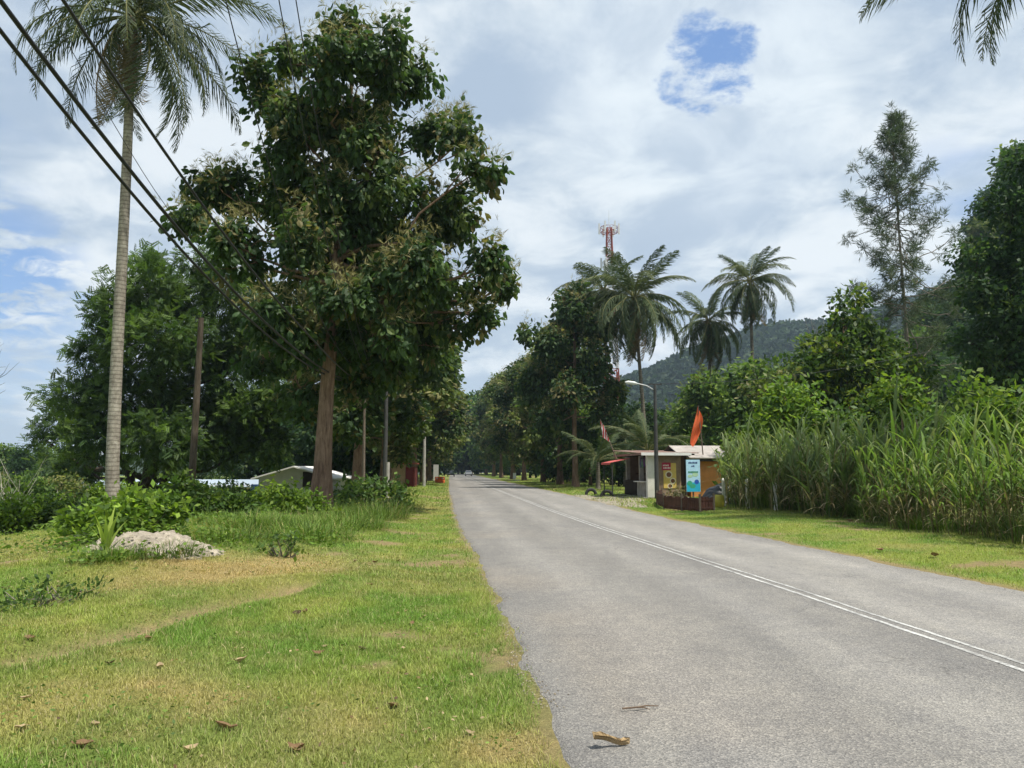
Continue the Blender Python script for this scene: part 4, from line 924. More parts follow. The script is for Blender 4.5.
# faint service line on the right, from the lamp post to the right
a = Vector((x, 41.3, H - .1)); e = at(1100, 300, 40); tt = np.linspace(0, 1, 24)
a = Vector((at(655, 470, 41.3).x, 41.3, H + b[2]))
cable("service_cable", "thin dark service wire sagging across the woods on the right", [tuple(a + (e - a) * q + Vector((0, 0, -1.1 * 4 * q * (1 - q)))) for q in tt], .012)

# ------------------------------------------------------------------ stall
BROWN = surf("brown_render", (.24, .165, .115), .9, .2, 3, .3, 25, dirt=((.34, .27, .20), .56)); WHITEP = surf("stained_white_paint", (.66, .64, .58), .85, .12, 3, .3, 20, dirt=((.16, .14, .11), .57))
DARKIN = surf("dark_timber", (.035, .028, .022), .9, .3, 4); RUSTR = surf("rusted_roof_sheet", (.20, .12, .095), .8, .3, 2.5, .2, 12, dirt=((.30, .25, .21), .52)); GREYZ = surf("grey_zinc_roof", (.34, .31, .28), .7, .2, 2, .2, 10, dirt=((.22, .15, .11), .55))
RED = surf("faded_red_awning", (.50, .10, .09), .7, .2, 3); FASC = surf("white_fascia", (.74, .73, .70), .6, .08, 3); ORANGE = surf("orange_paint", (.60, .25, .085), .85, .15, 2, .15, 20, dirt=((.50, .20, .07), .6))
CEMENT = surf("bare_cement", (.33, .31, .275), .9, .25, 4, .4, 25)
sb = (7.75, 42.6); zb = float(tz(*sb)); t = thing("food_stall", "small roadside food stall with white stained pillar, brown wall and open counter", "stall", (sb[0], sb[1], zb), R(5.2))
def part(nm, lo, hi, mat, par=None, **k): return MB().box(lo, hi).build(nm, mat, par or t)
RZ = 2.36
part("floor", (-.55, -.1, -.15), (2.1, 6.2, .06), CEMENT)
part("pillar", (-.30, 0, .06), (.22, .34, RZ), WHITEP)
part("wall", (.222, .10, .06), (1.62, .24, RZ), BROWN)
part("wall", (.15, 5.9, .06), (2.0, 6.04, RZ), BROWN)
part("wall", (1.95, .5, .06), (2.08, 5.88, RZ), BROWN)
part("door_post", (1.84, .08, .06), (1.94, .2, RZ), DARKIN)
part("pillar", (-.14, 2.3, .06), (.1, 2.5, RZ), CEMENT)
part("pillar", (-.14, 5.5, .06), (.1, 5.7, RZ), CEMENT)
ct = part("counter", (-.34, .55, .06), (-.12, 2.2, .86), CEMENT); MB().box((-.52, .45, .863), (.2, 2.28, .92)).build("counter_top", WHITEP, ct)
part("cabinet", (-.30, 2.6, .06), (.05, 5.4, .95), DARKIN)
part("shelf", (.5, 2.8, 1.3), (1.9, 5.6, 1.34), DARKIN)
# sloped corrugated roof
mb = MB(); nx_ = 60; ux = np.linspace(-.75, 2.55, nx_); wv = .016 * np.sin(ux * 2 * np.pi / .12)
top = np.stack([np.stack([ux, 0 * ux - .32, RZ + .12 + wv], -1), np.stack([ux, 0 * ux + 6.6, RZ + .42 + wv], -1)], 1).reshape(-1, 3)
i_ = np.arange(nx_ - 1) * 2; mb.add(top, np.stack([i_, i_ + 2, i_ + 3, i_ + 1], -1)); low_ = top - [0, 0, .012]; mb.add(low_, np.stack([i_, i_ + 1, i_ + 3, i_ + 2], -1))
mb.build("roof", RUSTR, t)
part("fascia", (-.72, -.345, RZ - .02), (2.1, -.318, RZ + .14), FASC)
part("fascia", (-.748, -.34, RZ), (-.722, 6.5, RZ + .12), RUSTR)
for k, y_ in enumerate((.05, 2.0, 4.0, 5.8)): part("rafter", (-.7, y_, RZ + .003), (2.4, y_ + .07, RZ + .09), DARKIN)
# red awning on thin posts, toward the road
aw = MB(); q = np.array([(-1.75, 2.9, 1.98), (-1.75, 5.4, 1.98), (-.5, 5.4, 2.24), (-.5, 2.9, 2.24)]); aw.add(np.vstack([q, q - [0, 0, .02]]), [(0, 1, 2, 3), (7, 6, 5, 4), (0, 4, 5, 1), (1, 5, 6, 2), (2, 6, 7, 3), (3, 7, 4, 0)])
for k in range(12): y0 = 2.9 + k * 2.5 / 12; aw.box((-1.76, y0, 1.86), (-1.745, y0 + .19, 1.982))
aw.build("awning", RED, t)
for y_ in (3.0, 5.3): MB().tube([(-1.6, y_, -.1), (-1.6, y_, 2.0)], .035, 8).build("awning_post", DKPOLE, t, True)
for k in range(9):   # goods hung over the counter
    y_ = .5 + k * .21; h_ = rng.uniform(.25, .6); mb = MB(); mb.tube([(-.1, y_, 2.25), (-.1, y_, 2.25 - h_ * .2), (-.1, y_, 2.2 - h_ * .6), (-.1, y_, 2.2 - h_)], [.01, .06, .075, .03], 7); mb.build("hanging_packet", surf("packet", tuple(rng.uniform(.03, .22, 3)), .5, .2), t, True)
part("gas_bottle", (.3, 1.0, .06), (.62, 1.3, .7), DARKIN)
# menu poster on the brown wall
M4 = Matrix.Translation((sb[0], sb[1], zb)) @ Matrix.Rotation(R(5.2), 4, 'Z')
p_ = thing("menu_poster", "tall yellow menu poster with crimson corner and round food pictures on the stall wall", "poster", M4 @ Vector((.62, .094, .55)), R(5.2))
def disc(mb, cx, cz, r, y, k=20, sq=1.0):
    a = np.linspace(0, 2 * np.pi, k, endpoint=False); v = np.vstack([np.stack([cx + r * np.cos(a), 0 * a + y, cz + sq * r * np.sin(a)], -1), [(cx, y, cz)]])
    mb.add(v, [(i, (i + 1) % k, k) for i in range(k)]); return mb
flat = lambda nm, c: surf(nm, c, .6, .08, 8)
MB().box((0, -.02, 0), (.72, 0, 1.38)).build("panel", flat("poster_yellow", (.62, .44, .12)), p_)
MB().box((-.08, -.027, .98), (.42, -.0205, 1.40)).build("heading_patch", flat("poster_crimson", (.40, .03, .07)), p_)
mb = MB()
for zr, x0, n_ in ((1.24, -.02, 4), (1.10, .0, 5)):
    for k in range(n_): mb.box((x0 + k * .085, -.0305, zr - .03), (x0 + k * .085 + .055, -.0275, zr + .04 + .015 * (k % 2)))
mb.build("lettering", flat("poster_white", (.75, .70, .68)), p_)
for cx, cz, r in ((.30, .74, .20), (.52, .40, .17), (.36, .12, .15)):
    pl_ = disc(MB(), cx, cz, r, -.0235).build("plate_picture", flat("plate_cream", (.68, .60, .45)), p_); disc(MB(), cx, cz, r * .68, -.026).build("dish_picture", flat("dish_brown", (.17, .07, .04)), pl_)
# blue notice board on a post
nb_ = (7.72, 33.0); zb2 = float(tz(*nb_)); sgn = thing("notice_board", "tall light blue notice board with green and turquoise pictures on a post", "sign", (nb_[0], nb_[1], zb2), R(4))
PW, z0_, z1_ = .60, .62, 1.98
MB().tube([(0, .05, -.25), (0, .05, 1.9)], .035, 8).build("post", OLDWOOD, sgn, True)
MB().box((-PW / 2, -.02, z0_), (PW / 2, .01, z1_)).build("panel", flat("board_pale_blue", (.42, .66, .80)), sgn)
MB().box((-PW / 2 + .01, -.024, z0_ + .01), (PW / 2 - .01, -.0205, z0_ + .40)).build("picture", flat("board_turquoise", (.03, .42, .62)), sgn)
mb = MB()
for row, (zr, hh, n_, wd) in enumerate(((z1_ - .16, .065, 9, .045), (z1_ - .30, .06, 3, .05))):
    x0 = -n_ * wd / 2
    for k in range(n_): mb.box((x0 + k * wd, -.0265, zr), (x0 + k * wd + wd * (.62 + .2 * (k % 3 == 1)), -.0215, zr + hh * (1 if k % 3 else .8)))
mb.build("lettering", flat("board_navy", (.02, .03, .16)), sgn)
mb = MB()
for k in range(8): mb.box((-.22 + k * .055, -.0265, z1_ - .56), (-.22 + k * .055 + .04, -.0215, z1_ - .49))
mb.build("lettering", flat("board_green", (.04, .22, .10)), sgn)
disc(disc(MB(), .08, z1_ - .63, .13, -.0240, sq=.7), -.14, z1_ - .70, .10, -.0242, sq=.7).build("picture", flat("board_light_green", (.42, .62, .40)), sgn)
disc(disc(MB(), -.16, z0_ + .36, .11, -.0265), -.04, z0_ + .24, .13, -.0262, sq=.7).build("picture", flat("board_leaf_green", (.05, .36, .20)), sgn)
disc(MB(), .14, z0_ + .42, .10, -.0263).build("picture", flat("board_blue", (.03, .10, .42)), sgn)
# orange house behind
ho = thing("orange_house", "low orange-walled house with a grey zinc roof right of the stall", "house", (10.15, 44.4, float(tz(10.15, 44.4))), R(5.2))
part("wall", (.1, 0, -.1), (4.2, 4.5, 2.15), ORANGE, ho)
mb = MB(); q = np.array([(-.5, -.5, 2.24), (4.8, -.5, 2.24), (4.8, 2.2, 3.0), (-.5, 2.2, 3.0), (4.8, 5.0, 2.24), (-.5, 5.0, 2.24)])
mb.add(np.vstack([q, q - [0, 0, .05]]), [(0, 1, 2, 3), (3, 2, 4, 5), (7, 6, 9, 8), (8, 9, 10, 11), (0, 6, 7, 1), (5, 4, 10, 11)]); mb.build("roof", GREYZ, ho)
part("beam", (-.45, -.42, 2.02), (4.3, -.3, 2.17), DARKIN, ho); part("window", (2.6, -.012, .9), (3.6, .05, 1.7), DARKIN, ho)
# thin brown fence in front
RUSTF = surf("rust_brown_sheet", (.085, .036, .026), .85, .35, 3, .3, 25)
fe = thing("brown_fence", "low rust-brown sheet fence curving round the stall yard", "fence", (0, 0, 0))
pp = [Vector((*gpt(px, py), 0)) for px, py in [(662, 501), (657, 505), (664, 509), (682, 511), (700, 512), (714, 511)]]
for a_, b_ in zip(pp[:-1], pp[1:]):
    d = b_ - a_; L = d.length; ang = math.atan2(d.y, d.x); mb = MB(); ns = max(2, int(L / .13)); mb.box((0, -.03, .12), (L, -.013, .17)); mb.box((0, -.03, .42), (L, -.013, .47))
    for q in range(ns): mb.box((L * q / ns + .008, -.012, .02 + .03 * rng.random()), (L * (q + 1) / ns - .012, .012, .50 + .08 * rng.random()))
    o = mb.build("panel", RUSTF, fe); o.location = (a_.x, a_.y, float(tz(a_.x, a_.y))); o.rotation_euler = (0, 0, ang)
for a_ in pp: o = MB().box((-.035, -.05, -.2), (.035, .02, .66)).build("post", OLDWOOD, fe); o.location = (a_.x, a_.y, float(tz(a_.x, a_.y)))
# bushes and heap behind the fence
for px, py, lb, pl__ in [(676, 492, "brownish dry potted shrub just behind the brown fence", [((.16, .13, .06), 2), ((.10, .10, .04), 2)]), (742, 497, "yellowing small shrub beside the tarpaulin heap", [((.24, .22, .05), 2), ((.12, .15, .03), 2)])]:
    c = (at(px, 500, 34.5).x, 34.5); bush("small_shrub", lb, "shrub", c, [((0, 0, .55), (.4, .3, .35)), ((.3, 0, .5), (.3, .25, .3)), ((-.35, 0, .45), (.3, .25, .3))], T_OVAL, 80, 12, .13, pl__, droop=.1)
hp = (at(726, 500, 36).x, 36.0); mb = MB(); v, f, X, Y = grid(np.linspace(-1.5, 1.5, 30), np.linspace(-.9, .9, 20), lambda x, y: 0 * x)
v[:, 2] = 1.05 * (1 - sstep(.1, 1.08, np.sqrt((X / 1.45) ** 2 + (Y / .85) ** 2))) + .5 * (fbm(X * 2.4, Y * 2.4, 15) - .5) * (np.hypot(X / 1.45, Y / .85) < .9)
tag(mb.add(v, f).build("tarpaulin_heap", surf("black_tarpaulin", (.03, .032, .036), .45, .3, 3, .5, 6, .4), smooth=True, loc=(hp[0], hp[1], float(tz(*hp)) - .03)), "black tarpaulin thrown over a heap in front of the orange wall", "tarpaulin")
# yellow water barrel
c = (at(711, 503, 32.6).x, 32.6)
o = thing("plastic_barrel", "small yellow-green plastic barrel at the end of the brown fence", "barrel", onground(c[0] + .35, c[1]))
MB().tube([(0, 0, 0), (0, 0, .05), (0, 0, .25), (0, 0, .45), (0, 0, .52)], [.16, .2, .22, .2, .15], 14).build("body", flat("yellow_plastic", (.42, .36, .05)), o, True); MB().tube([(0, 0, .52), (0, 0, .57)], [.12, .11], 12).build("lid", DKPOLE, o)
# white concrete fence posts in the cane
for px, Y, h_ , lb in [(728, 33.5, 1.15, "white concrete fence post nearest the blue notice board"), (752, 31.5, 1.15, "middle white concrete fence post at the foot of the cane"), (780, 29.5, 1.0, "white concrete fence post farthest from the stall, in the cane edge")]:
    x = at(px, 470, Y).x - .22; tag(MB().box((-.055, -.055, -.2), (.055, .055, h_)).add([(-.055, -.055, h_), (.055, -.055, h_), (.055, .055, h_), (-.055, .055, h_), (0, 0, h_ + .05)], [(0, 1, 4), (1, 2, 4), (2, 3, 4), (3, 0, 4)]).build("fence_post", WHITEP, loc=onground(x, Y)), lb, "fence post", "fence posts")
# flags
def flag(label, base, top, cloth, mat, extra=None):
    t = thing("flag", label, "flag", tuple(base)); d = top - base
    MB().tube([(0, 0, -.1), tuple(d * .5), tuple(d)], [.035, .03, .02], 8).build("flagpole", OLDWOOD, t, True)
    nu, nv = 14, 20; u, v_ = np.meshgrid(np.linspace(0, 1, nu), np.linspace(0, 1, nv)); X, Z = cloth(u, v_)
    Yw = .10 * np.sin(u * 9 + v_ * 2.5) * u + .05 * np.sin(v_ * 8 + u * 3)
    P_ = np.stack([X, Yw, Z], -1).reshape(-1, 3) + np.array(d)[None]; i_ = np.arange(nv - 1)[:, None] * nu + np.arange(nu - 1)[None]
    MB().add(P_, np.stack([i_, i_ + 1, i_ + nu + 1, i_ + nu], -1).reshape(-1, 4)).build("cloth", mat, t, True)
def clothmat(nm, c, stripe=None):
    m, n, l = nt(nm); out = n.new("ShaderNodeOutputMaterial"); p = n.new("ShaderNodeBsdfPrincipled"); tr = n.new("ShaderNodeBsdfTranslucent"); mx = n.new("ShaderNodeMixShader"); mx.inputs[0].default_value = .35
    p.inputs["Roughness"].default_value = .8
    if stripe:
        w_ = n.new("ShaderNodeTexWave"); w_.bands_direction = 'X'; w_.inputs["Scale"].default_value = 2.2; l.new(objco(n, l), w_.inputs["Vector"]); r = ramp(n, [(.5, c), (.55, stripe)]); l.new(w_.outputs[1], r.inputs[0]); l.new(r.outputs[0], p.inputs[0]); l.new(r.outputs[0], tr.inputs[0])
    else: p.inputs[0].default_value = (*c, 1); tr.inputs[0].default_value = (*c, 1)
    l.new(p.outputs[0], mx.inputs[1]); l.new(tr.outputs[0], mx.inputs[2]); l.new(mx.outputs[0], out.inputs[0]); return m
fb_ = at(703, 453, 44.2); ft = at(698, 405, 44.2)
flag("long orange flag hanging limp from a pole above the stall roof", fb_, ft, lambda u, v_: ((1 - u) * (-.52 * v_ ** .9) + u * (.24 * np.sin(np.pi * v_ ** .8) - .40 * v_ ** 3) + .03 * np.sin(7 * v_), -.02 - 2.2 * v_ - .2 * u), clothmat("orange_cloth", (.75, .15, .045)))
f1 = at(618, 461, 46.5); f2 = at(600, 419, 46.5)
flag("red and white striped flag drooping from a leaning pole at the stall awning", f1, f2, lambda u, v_: (.02 + u * .42 * (.5 + .5 * v_) + .14 * v_, -.1 - 1.0 * v_ - .3 * u), clothmat("striped_cloth", (.62, .07, .08), (.72, .70, .68)))
# tyres half buried
RUB = surf("old_rubber", (.035, .034, .033), .85, .2, 6, .3, 30)
for px, py, lb in ((591, 495, "half-buried black tyre farther from the stall"), (607, 497, "half-buried black tyre nearest the stall awning")):
    x, y = gpt(px, py); R_, r_ = .30, .10; a = np.linspace(0, 2 * np.pi, 28, endpoint=False); b_ = np.linspace(0, 2 * np.pi, 10, endpoint=False)
    A_, B_ = np.meshgrid(a, b_, indexing='ij'); v = np.stack([(R_ + r_ * np.cos(B_)) * np.cos(A_), .11 * np.sin(B_), (R_ + r_ * np.cos(B_)) * np.sin(A_)], -1).reshape(-1, 3)
    i_ = np.arange(28)[:, None] * 10; j_ = np.arange(10)[None]; f = np.stack([i_ + j_, ((i_ // 10 + 1) % 28) * 10 + j_, ((i_ // 10 + 1) % 28) * 10 + (j_ + 1) % 10, i_ + (j_ + 1) % 10], -1).reshape(-1, 4)
    tag(MB().add(v, f).build("old_tyre", RUB, smooth=True, loc=(x, y, float(tz(x, y)) + .05)), lb, "tyre", "tyres by the stall")

# ------------------------------------------------------------------ lattice mast
mt = at(609, 228, 130); mbx = (mt.x, 130.0, float(tz(mt.x, 130))); mh = mt.z - mbx[2]
t = thing("telecom_mast", "red and white lattice telecom mast rising behind the coconut palms", "mast", mbx)
REDP = surf("mast_red", (.28, .075, .06), .6, .1); WHP = surf("mast_white", (.6, .6, .6), .6, .1)
sec = 7
for s_ in range(sec):
    mb = MB(); za, zb_ = mh * s_ / sec, mh * (s_ + 1) / sec
    wd = lambda z: 2.6 * (1 - z / mh) + .75
    cs = lambda z: [(sx * wd(z) / 2, sy * wd(z) / 2, z) for sx, sy in ((-1, -1), (1, -1), (1, 1), (-1, 1))]
    for k in range(4):
        mb.tube([cs(za)[k], cs(zb_)[k]], .12, 6); nz = 4
        for q in range(nz):
            z1, z2 = za + (zb_ - za) * q / nz, za + (zb_ - za) * (q + 1) / nz; mb.tube([cs(z1)[k], cs(z2)[(k + 1) % 4]], .055, 4); mb.tube([cs(z2)[k], cs(z1)[(k + 1) % 4]], .055, 4); mb.tube([cs(z2)[k], cs(z2)[(k + 1) % 4]], .055, 4)
    mb.build("lattice_section", REDP if s_ % 2 == 0 else WHP, t)
for zz, rad_, mat in ((mh - .8, 1.45, REDP), (mh - 7.0, 1.2, WHP)):
    mb = MB(); a = np.linspace(0, 2 * np.pi, 17); mb.tube([(rad_ * math.cos(q), rad_ * math.sin(q), zz) for q in a], .07, 5, cap=False); mb.tube([(rad_ * math.cos(q), rad_ * math.sin(q), zz + .9) for q in a], .06, 5, cap=False)
    for q in a[::2]: mb.tube([(0, 0, zz), (rad_ * math.cos(q), rad_ * math.sin(q), zz), (rad_ * math.cos(q), rad_ * math.sin(q), zz + .9)], .05, 4)
    mb.build("platform", mat, t)
    for q in np.linspace(0, 6.28, 7)[:-1]: x_, y_ = (rad_ + .25) * math.cos(q), (rad_ + .25) * math.sin(q); MB().box((x_ - .13, y_ - .1, zz - .3), (x_ + .13, y_ + .1, zz + 1.6)).build("antenna", WHP, t)
MB().tube([(0, 0, mh), (0, 0, mh + 3.2)], [.06, .02], 5).build("lightning_rod", WHP, t)

# ------------------------------------------------------------------ buildings on the left
WALLC = surf("cream_render", (.55, .47, .38), .9, .12, 2, .2, 15); ROOFW = surf("pale_metal_roof", (.33, .39, .45), .5, .1, 1.5); GREYW = surf("grey_render", (.52, .51, .49), .9, .15, 2, .2, 15, dirt=((.2, .18, .16), .6))
Yw = 66; xa, xb = at(70, 470, Yw).x, at(262, 470, Yw).x; zt = at(200, 480, Yw).z; zg = float(tz((xa + xb) / 2, Yw)) - .4
t = thing("warehouse", "long low white warehouse with a pale blue-grey metal roof behind the rain tree", "building", (xa, Yw, zg))
L = xb - xa; H = zt - zg
MB().box((0, 0, 0), (L, 8, H - .45)).build("wall", WALLC, t)
mb = MB(); q = np.array([(-.4, -.5, H - .55), (L + .3, -.5, H - .55), (L + .3, 4, H), (-.4, 4, H), (L + .3, 8.5, H - .55), (-.4, 8.5, H - .55)]); mb.add(np.vstack([q, q - [0, 0, .06]]), [(0, 1, 2, 3), (3, 2, 4, 5), (7, 6, 9, 8), (8, 9, 10, 11), (0, 6, 7, 1)]); mb.build("roof", ROOFW, t)
for k in range(5): MB().box((2 + k * 3.1, -.03, H - 1.6), (3.3 + k * 3.1, .02, H - .8)).build("window", DARKIN, t)
Yh = 56; xa = at(259, 470, Yh).x; xb = at(330, 470, Yh).x; zt = at(285, 466, Yh).z; zg = float(tz(xa + 2, Yh)) - .4; L = xb - xa; H = zt - zg
t = thing("grey_house", "plain grey gable-ended house with a white-edged roof behind the big teak", "house", (xa, Yh, zg))
hw, he = L, H - .75
mb = MB(); f0 = np.array([(0, 0, 0), (hw, 0, 0), (hw, 0, he), (hw * .5, 0, H - .12), (0, 0, he)]); bk = f0 + [0, 7, 0]
mb.add(np.vstack([f0, bk]), [(0, 1, 2, 4), (6, 5, 9, 7), (0, 4, 9, 5), (1, 6, 7, 2)]); mb.add(np.vstack([f0, bk]), [(4, 2, 3), (7, 9, 8)]); mb.build("wall", GREYW, t)
for s_ in (0, 1):
    e = -.45 if s_ == 0 else hw + .45; ze = he - .12; q = np.array([(e, -.4, ze), (hw / 2, -.4, H), (hw / 2, 7.4, H), (e, 7.4, ze)]); mb = MB().add(np.vstack([q, q - [0, 0, .10]]), [(0, 1, 2, 3), (7, 6, 5, 4), (0, 4, 5, 1), (1, 5, 6, 2), (2, 6, 7, 3), (3, 7, 4, 0)]); mb.build("roof", FASC, t)
MB().box((hw * .62, -.015, .9), (hw * .62 + .9, .02, 2.0)).build("window", DARKIN, t)
MB().box((-.35, -.6, .3), (.1, -.2, 1.1)).build("water_tank", flat("blue_plastic", (.04, .09, .22)), t)

# ------------------------------------------------------------------ far roadside things
Yb = 68; x = at(400, 470, Yb).x; t = thing("roadside_hut", "small tan hut with a dark red doorway and rusty red roof under the left-hand teaks", "hut", onground(x, Yb))
MB().box((-.9, 0, -.1), (.5, 2, 2.0)).build("wall", surf("tan_board", (.34, .24, .14), .9, .2, 3), t); MB().box((.503, -.06, 0), (1.25, 2, 1.75)).build("door", surf("dark_red_board", (.13, .02, .02), .8, .2, 3), t)
MB().box((-1.3, -.4, 2.02), (1.4, 2.3, 2.12)).build("roof", surf("red_sheet", (.30, .07, .05), .8, .25, 3), t)
x = at(414, 470, 70).x; t = thing("small_sign", "small pale sign with a teal patch beside the red doorway", "sign", onground(x, 70)); MB().box((-.25, 0, .25), (.25, .03, 1.15)).build("panel", flat("sign_pale", (.55, .60, .60)), t); disc(MB(), .05, .8, .15, -.004).build("picture", flat("sign_teal", (.06, .36, .34)), t); MB().tube([(0, .05, -.2), (0, .05, 1.1)], .03, 6).build("post", OLDWOOD, t)
x = at(436, 470, 98).x; t = thing("standing_board", "pale tall board standing upright on the left verge behind the orange barrier", "board", onground(x, 98)); MB().box((-.32, -.04, .25), (.32, .04, 2.25)).build("panel", flat("board_grey_white", (.50, .50, .47)), t)
for s_ in (-.28, .28): MB().box((s_ - .03, .045, -.2), (s_ + .03, .09, 1.2)).build("leg", OLDWOOD, t)
x = at(440, 470, 96).x; t = thing("road_barrier", "bright orange plastic road barrier on the left verge", "barrier", onground(x, 96)); mb = MB()
prof = [(-.24, 0), (.24, 0), (.20, .22), (.09, .38), (.07, .78), (-.07, .78), (-.09, .38), (-.20, .22)]; v = [(-.6, a, b) for a, b in prof] + [(.6, a, b) for a, b in prof]; mb.add(v, [(k, (k + 1) % 8, 8 + (k + 1) % 8, 8 + k) for k in range(8)]); mb.add(v, [(0, 7, 6, 1), (1, 6, 5, 2), (2, 5, 4, 3), (8, 9, 14, 15), (9, 10, 13, 14), (10, 11, 12, 13)]); mb.build("body", flat("barrier_orange", (.80, .16, .03)), t)
for k in (-.35, .35): MB().box((k - .1, -.105, .5), (k + .1, -.072, .66)).build("reflector", flat("barrier_white", (.7, .7, .68)), t)
x = at(514.5, 470, 112).x; t = thing("small_sign", "small white rectangular sign on a post at the right verge far ahead", "sign", onground(x, 112)); MB().box((-.22, 0, .35), (.22, .03, 1.15)).build("panel", flat("sign_white", (.66, .66, .66)), t); MB().tube([(0, .05, -.2), (0, .05, 1.0)], .03, 6).build("post", GALV, t); MB().tube([(.3, -.3, 0), (.3, -.3, .16), (.3, -.3, .2)], [.5, .45, .2], 10).build("base", CONC, t)
GLASS = surf("car_glass", (.03, .035, .04), .1, .1, 3, spec=.8)
def car(label, loc, rz, paint):
    t = thing("car", label, "car", loc, rz); W = .84
    pr = [(-2.0, .35), (2.0, .35), (2.08, .6), (1.95, .86), (1.0, .95), (.35, 1.42), (-1.2, 1.46), (-1.85, 1.0), (-2.05, .85), (-2.08, .5)]
    mb = MB(); v = [(-W + (.16 if z > 1.1 else 0), -y, z) for y, z in pr] + [(W - (.16 if z > 1.1 else 0), -y, z) for y, z in pr]; k_ = len(pr)
    mb.add(v, [(k, (k + 1) % k_, k_ + (k + 1) % k_, k_ + k) for k in range(k_)]); c0 = len(v); 
    for s_ in (0, k_): mb.add(v + [(0 + (-W if s_ == 0 else W), 0, .8)], [(s_ + k, s_ + (k + 1) % k_, 2 * k_) for k in range(k_)])
    mb.build("body", paint, t)
    MB().add([(-.62, 1.24, 1.40), (.62, 1.24, 1.40), (.70, 1.83, 1.03), (-.70, 1.83, 1.03)], [(0, 1, 2, 3)]).build("rear_window", GLASS, t)
    MB().add([(-.64, -.40, 1.40), (.64, -.40, 1.40), (.74, -1.0, .98), (-.74, -1.0, .98)], [(0, 3, 2, 1)]).build("windscreen", GLASS, t)
    for s_ in (-1, 1):
        MB().add([(s_ * .70, -.3, 1.36), (s_ * .70, 1.1, 1.38), (s_ * .846, 1.5, 1.0), (s_ * .846, -.85, .98)], [(0, 1, 2, 3)]).build("side_window", GLASS, t)
        MB().box((s_ * .62 - .14, 2.03, .68), (s_ * .62 + .14, 2.09, .86)).build("tail_light", flat("lamp_red", (.35, .02, .02)), t)
        for yq in (-1.3, 1.3): wq = MB().tube([(s_ * .66, yq, .31), (s_ * .86, yq, .31)], .31, 16).build("wheel", RUB, t)
    MB().box((-.26, 2.085, .5), (.26, 2.1, .62)).build("number_plate", flat("plate_black", (.02, .02, .02)), t)
cy_ = 205; car("silver-grey car driving away at the far end of the road", (at(468.5, 470, cy_).x, cy_, .012), R(5), surf("dark_silver_paint", (.16, .17, .18), .35, .1, 3, spec=.6))
x_ = at(451, 470, 190).x; car("dark car pulled up on the left edge far down the road", (x_, 190, .01), R(6), surf("dark_blue_paint", (.03, .035, .045), .35, .1, 3, spec=.6))

# ------------------------------------------------------------------ litter: dry leaves, bark strip, twig
DRYL = leafmat("dry_leaf", .1, .8, .1)
def dryleaf(px, py, s_, lb, col, up=.03):
    x, y = gpt(px, py); mb = MB(); nu = 6; u = np.linspace(0, 1, nu); wv = .32 * np.sin(np.pi * np.clip(u, .03, .97)) ** .8; cu_ = rng.uniform(.25, .55)
    P_ = []
    for k in range(nu): zc_ = cu_ * (u[k] - .5) ** 2 * 2.4; P_ += [(-wv[k], u[k] - .5, zc_ + wv[k] * .8 * rng.uniform(.4, 1)), (0, u[k] - .5, zc_), (wv[k], u[k] - .5, zc_ + wv[k] * .8 * rng.uniform(.4, 1))]
    f = [(3 * k + q, 3 * k + q + 1, 3 * k + q + 4, 3 * k + q + 3) for k in range(nu - 1) for q in (0, 1)]
    o = mb.add(np.array(P_) * s_, f, col).build("dry_leaf", DRYL, loc=(x, y, float(tz(x, y)) + up)); o.rotation_euler = (rng.normal() * .12, rng.normal() * .12, rng.random() * 6.28)
    return tag(o, lb, "dry leaf", "fallen dry leaves on the lawn")
BR, TN, DK = (.16, .10, .055), (.33, .25, .15), (.075, .05, .035)
for px, py, s_, col in [(82, 747, .20, BR), (95, 727, .13, TN), (225, 730, .24, BR), (300, 750, .16, BR), (27, 700, .14, TN), (22, 730, .15, TN), (110, 665, .13, DK), (160, 668, .14, TN), (240, 663, .20, TN), (297, 615, .20, DK), (305, 613, .17, BR), (370, 586, .22, BR), (362, 650, .14, DK), (318, 655, .18, BR), (392, 708, .20, BR), (330, 600, .12, TN), (424, 618, .12, TN), (412, 625, .14, BR), (295, 752, .18, BR), (190, 752, .14, TN), (355, 562, .2, TN), (375, 563, .2, BR), (148, 640, .16, BR), (325, 648, .12, TN), (398, 500 + 62, .16, BR), (470, 735, .10, TN), (30, 640, .2, BR), (60, 588, .18, DK), (5, 590, .22, DK)]:
    if col == BR and s_ >= .2: lb = "large curled brown dry leaf lying on the lawn"
    elif col == BR: lb = "small brown dry leaf lying on the lawn"
    elif col == TN: lb = "pale tan dry leaf lying flat on the lawn"
    else: lb = "blackened dry leaf lying on the lawn"
    dryleaf(px, py, s_ * .60, lb, col, .010)
for px, py, s_, lb in [(850, 522, .2, "dry leaf on the grass in front of the cane"), (880, 552, .2, "dry leaf on the right verge near the road edge"), (935, 558, .22, "dry leaf on the right verge below the tallest cane")]:
    o = dryleaf(px, py, s_, lb, BR); o["group"] = "fallen dry leaves on the right verge"
x, y = gpt(612, 753); mb = MB(); u = np.linspace(0, 1, 9)
P_ = []
for q in u:
    wq = .030 * (1 - .75 * max(0, q - .6) / .4) ** 1.2 * (.75 + .4 * math.sin(q * 9)); zz = .012 + .045 * (1 - q) ** 2 + .012 * math.sin(q * 6)
    P_ += [((q - .5) * .26, -wq, zz + .022), ((q - .5) * .26, 0, zz - .008), ((q - .5) * .26, wq, zz + .028)]
f = [(3 * k + q, 3 * k + q + 1, 3 * k + q + 4, 3 * k + q + 3) for k in range(8) for q in (0, 1)]
P_ = np.array(P_) * .85; P_[:, 1] += .012 * np.sin(P_[:, 0] * 90) * (P_[:, 1] > 0); P2 = P_ + [0, 0, .006]
mb.add(P_, f).add(P2, [g[::-1] for g in f])
